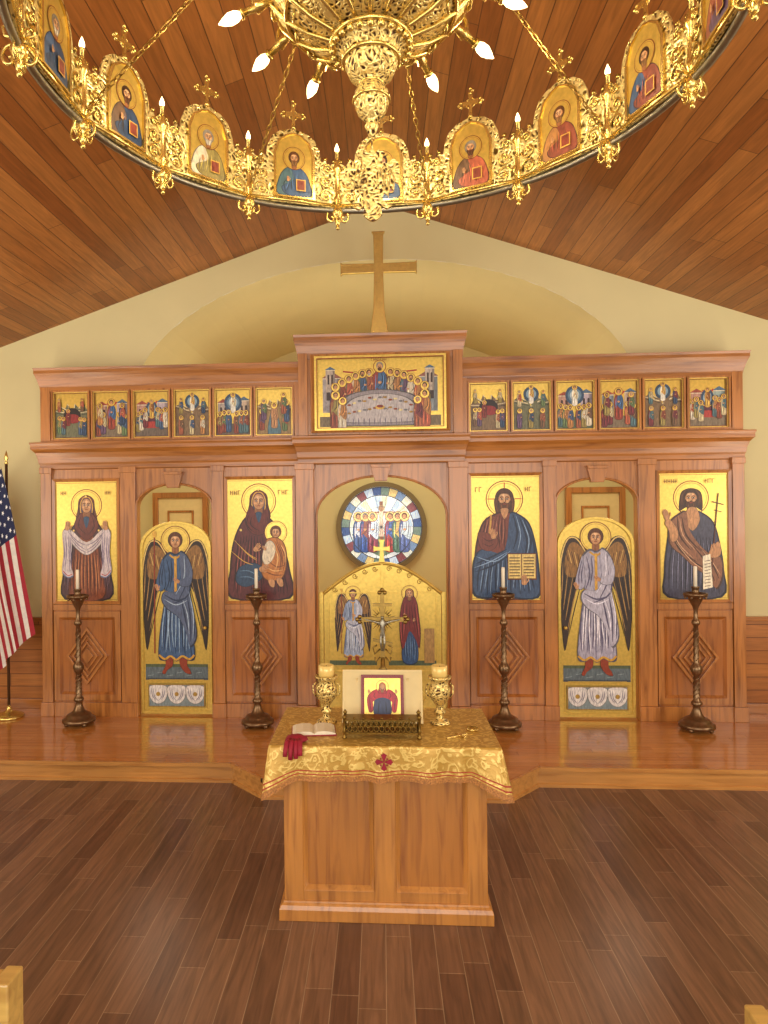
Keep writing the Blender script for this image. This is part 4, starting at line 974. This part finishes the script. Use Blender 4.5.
# ================================================================== CHANDELIER
CX,CY,R,ZR=-.02,-4.20,1.32,3.95
PH=.035
CH=empty('chandelier')
NP=16
b=MB(); ar=Art(.0002)
plate=[(-.255,0),(.255,0),(.255,.235),(.235,.255),(.21,.235),(.185,.26),(.16,.25),(.15,.31),(.125,.365),(.08,.40),(0,.42),(-.08,.40),(-.125,.365),(-.15,.31),(-.16,.25),(-.185,.26),(-.21,.235),(-.235,.255),(-.255,.235)]
orn=MB(); crs=MB(); jn=MB(); bl=MB()
win=[(-.105,.035),(.105,.035),(.105,.27),(.08,.34),(.035,.375),(0,.385),(-.035,.375),(-.08,.34),(-.105,.27)]
win_o=[(x*1.14,.035+(z-.035)*1.05-.01) for x,z in win]
random.seed(42)
for k in range(NP):
    th=2*pi*k/NP+PH; Rp=R*math.cos(pi/NP)
    X=Matrix.Translation((CX+Rp*math.sin(th),CY+Rp*math.cos(th),ZR))@Matrix.Rotation(-th,4,'Z')
    b.X=X; b.prism(plate,-.006,.006,0)
    for side in (0,1):
        XX=X@Matrix.Rotation(pi*side,4,'Z'); orn.X=XX
        orn.ring(win_o,win,-.018,-.004,0)
        orn.tube([(-.255,-.008,.012),(.255,-.008,.012)],.010,6,0); 
        for q in (-1,1):
            for (cx_,cz_,r0,turn) in ((.185,.06,.042,1),(.185,.145,.040,-1),(.195,.215,.028,1)):
                orn.tube([(q*(cx_+r0*(1-t/16)*math.cos(turn*t*.62)),-.012,cz_+r0*(1-t/16)*math.sin(turn*t*.62)) for t in range(15)],.0055,6,0)
            orn.ball((q*.185,-.01,.06),.010,0,8); orn.ball((q*.185,-.01,.145),.010,0,8)
            orn.ball((q*.185,0,.272),.013,0,8); orn.ball((q*.235,0,.267),.012,0,8)
        for i in range(9):
            t=pi*i/8; orn.ball((.135*math.cos(t),0,.285+.13*math.sin(t)),.009,0,8)
        ar.X=XX@Matrix.Translation((0,-.008,0)); ar.k=0; ar.at()
        ar.poly([(x*100,z*100) for x,z in win],'d8b050',False,m=0)
        t_,m_=rr(),rr(); ar.at(0,4,.92)
        ar.poly([(-10,0),(-10,9),(-6,16),(0,18),(6,16),(10,9),(10,0)],t_); ar.poly([(-2,17.5),(6,16),(10,9),(10,0),(-4,0),(-8,5),(0,10)],m_)
        robe_folds(ar,-7,7,1,12,6,mul(t_,.5),.5); robe_folds(ar,-6,7,2,14,4,mul(m_,1.5),.35)
        head(ar,0,22.5,3.2,hair=random.choice(['5a3318','8a8070','3c2412']),beard=random.choice(['6a4a2a','9a9284','4a2c18']),veil=None)
        ar.rect(1,3,7,10,'c89a40'); ar.rect(1.6,3.6,6.4,9.4,'7c3424'); hand(ar,-4,9,.8); ar.at()
    crs.X=X@Matrix.Translation((0,0,.415))
    crs.lathe([(.012,0),(.018,.01),(.008,.022),(.008,.03)],(0,0,0),10,0)
    crs.prism([(-.010,.02),(.010,.02),(.008,.075),(.045,.07),(.045,.10),(.008,.095),(.014,.145),(-.014,.145),(-.008,.095),(-.045,.10),(-.045,.07),(-.008,.075)],-.005,.005,0)
    for px,pz in ((-.055,.085),(.055,.085),(0,.152)):
        for dx,dz in ((0,.012),(0,-.012),(.012 if px>=0 else -.012,0)): crs.ball((px+dx,0,pz+dz),.010,0,8)
    crs.tube([(.026*math.cos(t*pi/8),0,.085+.026*math.sin(t*pi/8)) for t in range(16)],.004,5,0,True)
    tj=th+pi/NP
    J=Matrix.Translation((CX+R*math.sin(tj),CY+R*math.cos(tj),ZR))@Matrix.Rotation(-tj,4,'Z'); jn.X=J
    jn.lathe([(.006,-.10),(.012,-.095),(.018,-.075),(.012,-.06),(.026,-.045),(.034,-.03),(.03,-.01),(.02,0),(.02,.03),(.028,.05),(.018,.07),(.016,.20),(.026,.215),(.03,.235),(.018,.25),(.02,.265),(.012,.28)],(0,0,0),12,0)
    jn.ball((0,0,-.112),.012,0,8)
    for q in (-1,1):
        for ax in (0,1):
            pts=[(.02,.0),(.05,-.015),(.062,-.05),(.045,-.075),(.026,-.07),(.026,-.05),(.038,-.05)]
            jn.tube([((q*u,0,v) if ax==0 else (0,q*u,v)) for u,v in cr(pts,3,False)],.0065,6,0)
        jn.tube([(0,q*.02,.02),(0,q*.05,.03),(0,q*.06,.06),(0,q*.04,.075)],.006,6,0)
    jn.lathe([(.010,.27),(.010,.315),(.016,.32),(.010,.325)],(0,0,0),8,0)
    bl.X=J; bl.lathe([(.007,.322),(.013,.335),(.012,.348),(.004,.368),(.001,.375)],(0,0,0),10,0)
b.X=None; b.obj('ring_plates',[FILI],CH); orn.X=None; orn.obj('ring_ornament',[GOLDP],CH); crs.obj('ring_crosses',[GOLDP],CH); jn.obj('ring_joint_posts',[GOLDP],CH)
ar.obj('medallion_paintings',[GOLD,PAINT],parent=CH)
b=MB(); 
b.tube([(CX+R*math.sin(2*pi*i/96),CY+R*math.cos(2*pi*i/96),ZR-.012) for i in range(96)],.017,8,0,True)
b.tube([(CX+R*math.sin(2*pi*i/96),CY+R*math.cos(2*pi*i/96),ZR+.012) for i in range(96)],.010,8,1,True)
b.obj('ring_rim',[DMETAL,GOLDP],CH)
b=MB()
prof=[(.003,3.655),(.012,3.66),(.02,3.68),(.028,3.70),(.018,3.715),(.03,3.725),(.055,3.75),(.068,3.79),(.065,3.83),(.05,3.855),(.04,3.865),(.06,3.875),(.085,3.895),(.10,3.93),(.105,3.965),(.12,3.99),(.145,4.005),(.15,4.02),(.13,4.03),(.10,4.04)]
b.lathe(prof,(CX,CY,0),36,0)
bowl=[(.10,4.035),(.16,4.05),(.24,4.08),(.32,4.13),(.385,4.20),(.425,4.28),(.44,4.37),(.42,4.46),(.43,4.50)]
b.lathe(bowl,(CX,CY,0),48,1)
b.lathe([(.43,4.50),(.46,4.51),(.46,4.55),(.43,4.56),(.30,4.60),(.16,4.66),(.10,4.75),(.12,4.85),(.06,4.95),(.03,5.05),(.03,AP)],(CX,CY,0),36,0)
b.obj('central_bowl',[FILI2,FILI2],CH)
b=MB()
for k in range(16):
    t=2*pi*k/16; b.tube([(CX+(r+.006)*math.cos(t),CY+(r+.006)*math.sin(t),z-.004) for r,z in bowl],.009,6,0)
for r,z in ((.155,4.018),(.07,3.80),(.108,3.955),(.44,4.37),(.33,4.128),(.462,4.53),(.045,3.862)):
    b.tube([(CX+r*math.cos(2*pi*i/40),CY+r*math.sin(2*pi*i/40),z) for i in range(40)],.009 if r>.1 else .006,6,0,True)
for k in range(24):
    t=2*pi*k/24; b.ball((CX+.15*math.cos(t),CY+.15*math.sin(t),4.0),.014,0,8)
for k in range(16):
    t=2*pi*(k+.5)/16
    for rr_,zz,s_ in ((.30,4.105,.022),(.40,4.215,.028)): b.tube([(CX+(rr_)*math.cos(t)-s_*math.sin(t)*math.cos(u*pi/5),CY+rr_*math.sin(t)+s_*math.cos(t)*math.cos(u*pi/5),zz+s_*.8*math.sin(u*pi/5)) for u in range(10)],.006,5,0,True)
for k in range(12):
    t=pi/2+2*pi*k/12; c_,s_=math.cos(t),math.sin(t)
    def Q(r,z): return (CX+r*c_,CY+r*s_,z)
    b.tube([Q(.43,4.30),Q(.46,4.24),Q(.46,4.20),Q(.43,4.18)],.009,8,0)
    b.tube([Q(.38,4.215),Q(.42,4.20),Q(.45,4.188),Q(.455,4.186),Q(.50,4.17)],[.012,.018,.026,.016,.014],10,0)
    b.tube([Q(.50,4.17),Q(.512,4.165)],.022,10,0)
    bl.X=None; bl.tube([Q(.512,4.165),Q(.53,4.158),Q(.555,4.148),Q(.58,4.137),Q(.60,4.13)],[.012,.022,.024,.014,.002],10,0)
b.obj('bowl_ribs_and_arms',[GOLDP],CH)
bl.obj('lit_bulbs',[BULB],CH)
b=MB()
for k in range(8):
    tt=2*pi*(2*k+.5)/16+PH; p0=Vector((CX+R*math.sin(tt),CY+R*math.cos(tt),ZR+.03)); p1=Vector((CX,CY,4.93))
    d=(p1-p0); L=d.length; d.normalize(); nl=int(L/.034)
    q_=d.to_track_quat('X','Z').to_matrix().to_4x4()
    for i in range(nl):
        M_=Matrix.Translation(p0+d*(i+.5)*L/nl)@q_@Matrix.Rotation(pi/2*(i%2),4,'X'); b.X=M_
        b.tube([(.023*math.cos(u*pi/4),.010*math.sin(u*pi/4),0) for u in range(8)],.0032,5,0,True)
b.X=None; b.obj('chains',[GOLDD],CH)
b=MB(); b.tube([(CX,CY,3.66),(CX,CY,3.60)],.004,6,0)
hf=[(0,23),(1.2,23.5),(2.2,25.2),(4,25.4),(6,24),(4.2,23.4),(3.6,21),(5.5,20.5),(8.5,22.5),(10.4,20),(10.6,16),(10,12.5),(8.6,13.5),(8.4,10),(6.8,11.4),(6.2,8),(4.6,9.4),(3.6,7.4),(5.6,4.6),(7.4,4),(5.4,3),(3.2,4.6),(3.6,0.8),(1.6,-1),(0,-1.6)]
pts=[(x/100,z/100) for x,z in hf]+[(-x/100,z/100) for x,z in hf[-2:0:-1]]
b.X=Matrix.Translation((CX,CY,3.345)); b.prism(pts,-.006,.006,0)
b.prism([(-.02,.235),(.02,.235),(.03,.262),(.012,.25),(0,.268),(-.012,.25),(-.03,.262)],-.007,.007,0)
for q in (-1,1):
    for i in range(4): b.tube([(q*(.03+.014*i),-.008,.19-.004*i),(q*(.04+.016*i),-.009,.15-.004*i),(q*(.04+.013*i),-.008,.10+.008*i)],.003,5,0)
b.prism([(-.018,.09),(.018,.09),(.02,.14),(0,.155),(-.02,.14)],-.012,.012,0)
b.X=None; b.obj('eagle_pendant',[FILI2],CH)

# ================================================================== LIGHTS
def area(name,loc,rot,sx,sy,e,c=(1,.93,.82)):
    l=bpy.data.lights.new(name,'AREA'); l.shape='RECTANGLE'; l.size=sx; l.size_y=sy; l.energy=e; l.color=c
    o=bpy.data.objects.new(name,l); COL.objects.link(o); o.location=loc; o.rotation_euler=rot; return o
area('nave_rear_fill',(0,-10,2.6),(math.radians(88),0,0),8,3.2,390,(1,.95,.86))  # added fill behind the camera; no window stands there
area('nave_side_light_left',(-5.8,-4.5,2.2),(math.radians(90),0,math.radians(-90)),4,2,110,(1,.95,.88))
area('nave_side_light_right',(5.8,-4.5,2.2),(math.radians(90),0,math.radians(90)),4,2,150,(1,.95,.88))
for x in (-4.2,4.2): area('ceiling_fill',(x,-4.6,1.9),(math.radians(180),0,0),.4,7,80,(1,.90,.72))  # unseen upward fills, added to brighten the ceiling; there is no cove
area('apse_light',(0,1.6,4.2),(0,0,0),2.5,1.5,70,(1,.93,.75))
area('apse_uplight',(0,.9,2.9),(math.radians(180),0,0),4,.6,24,(1,.93,.76))
for x in (-3.05,3.05): area('apse_side_light',(x,1.8,3.25),(0,0,0),.7,.7,25,(1,.90,.7))
def point(name,loc,e,r=.15,c=(1,.84,.56)):
    l=bpy.data.lights.new(name,'POINT'); l.energy=e; l.shadow_soft_size=r; l.color=c
    o=bpy.data.objects.new(name,l); COL.objects.link(o); o.location=loc
for k in range(6):
    t=2*pi*(k+.5)/6; point('chandelier_lamp_glow',(CX+.85*math.cos(t),CY+.85*math.sin(t),4.2),8,.06)
W=bpy.data.worlds.new('world'); S.world=W; W.use_nodes=True
W.node_tree.nodes['Background'].inputs[0].default_value=(1,.95,.87,1); W.node_tree.nodes['Background'].inputs[1].default_value=.85
S.view_settings.view_transform='Standard'

# ================================================================== CAMERA
cam=bpy.data.cameras.new('camera'); co=bpy.data.objects.new('camera',cam); COL.objects.link(co)
cam.sensor_fit='VERTICAL'; cam.sensor_height=36; cam.lens=700*36/1024; cam.shift_x=49/1024; cam.clip_start=.05
co.location=(0,-6.93,2.2); co.rotation_euler=(pi/2,.011,math.atan(.066))
S.camera=co
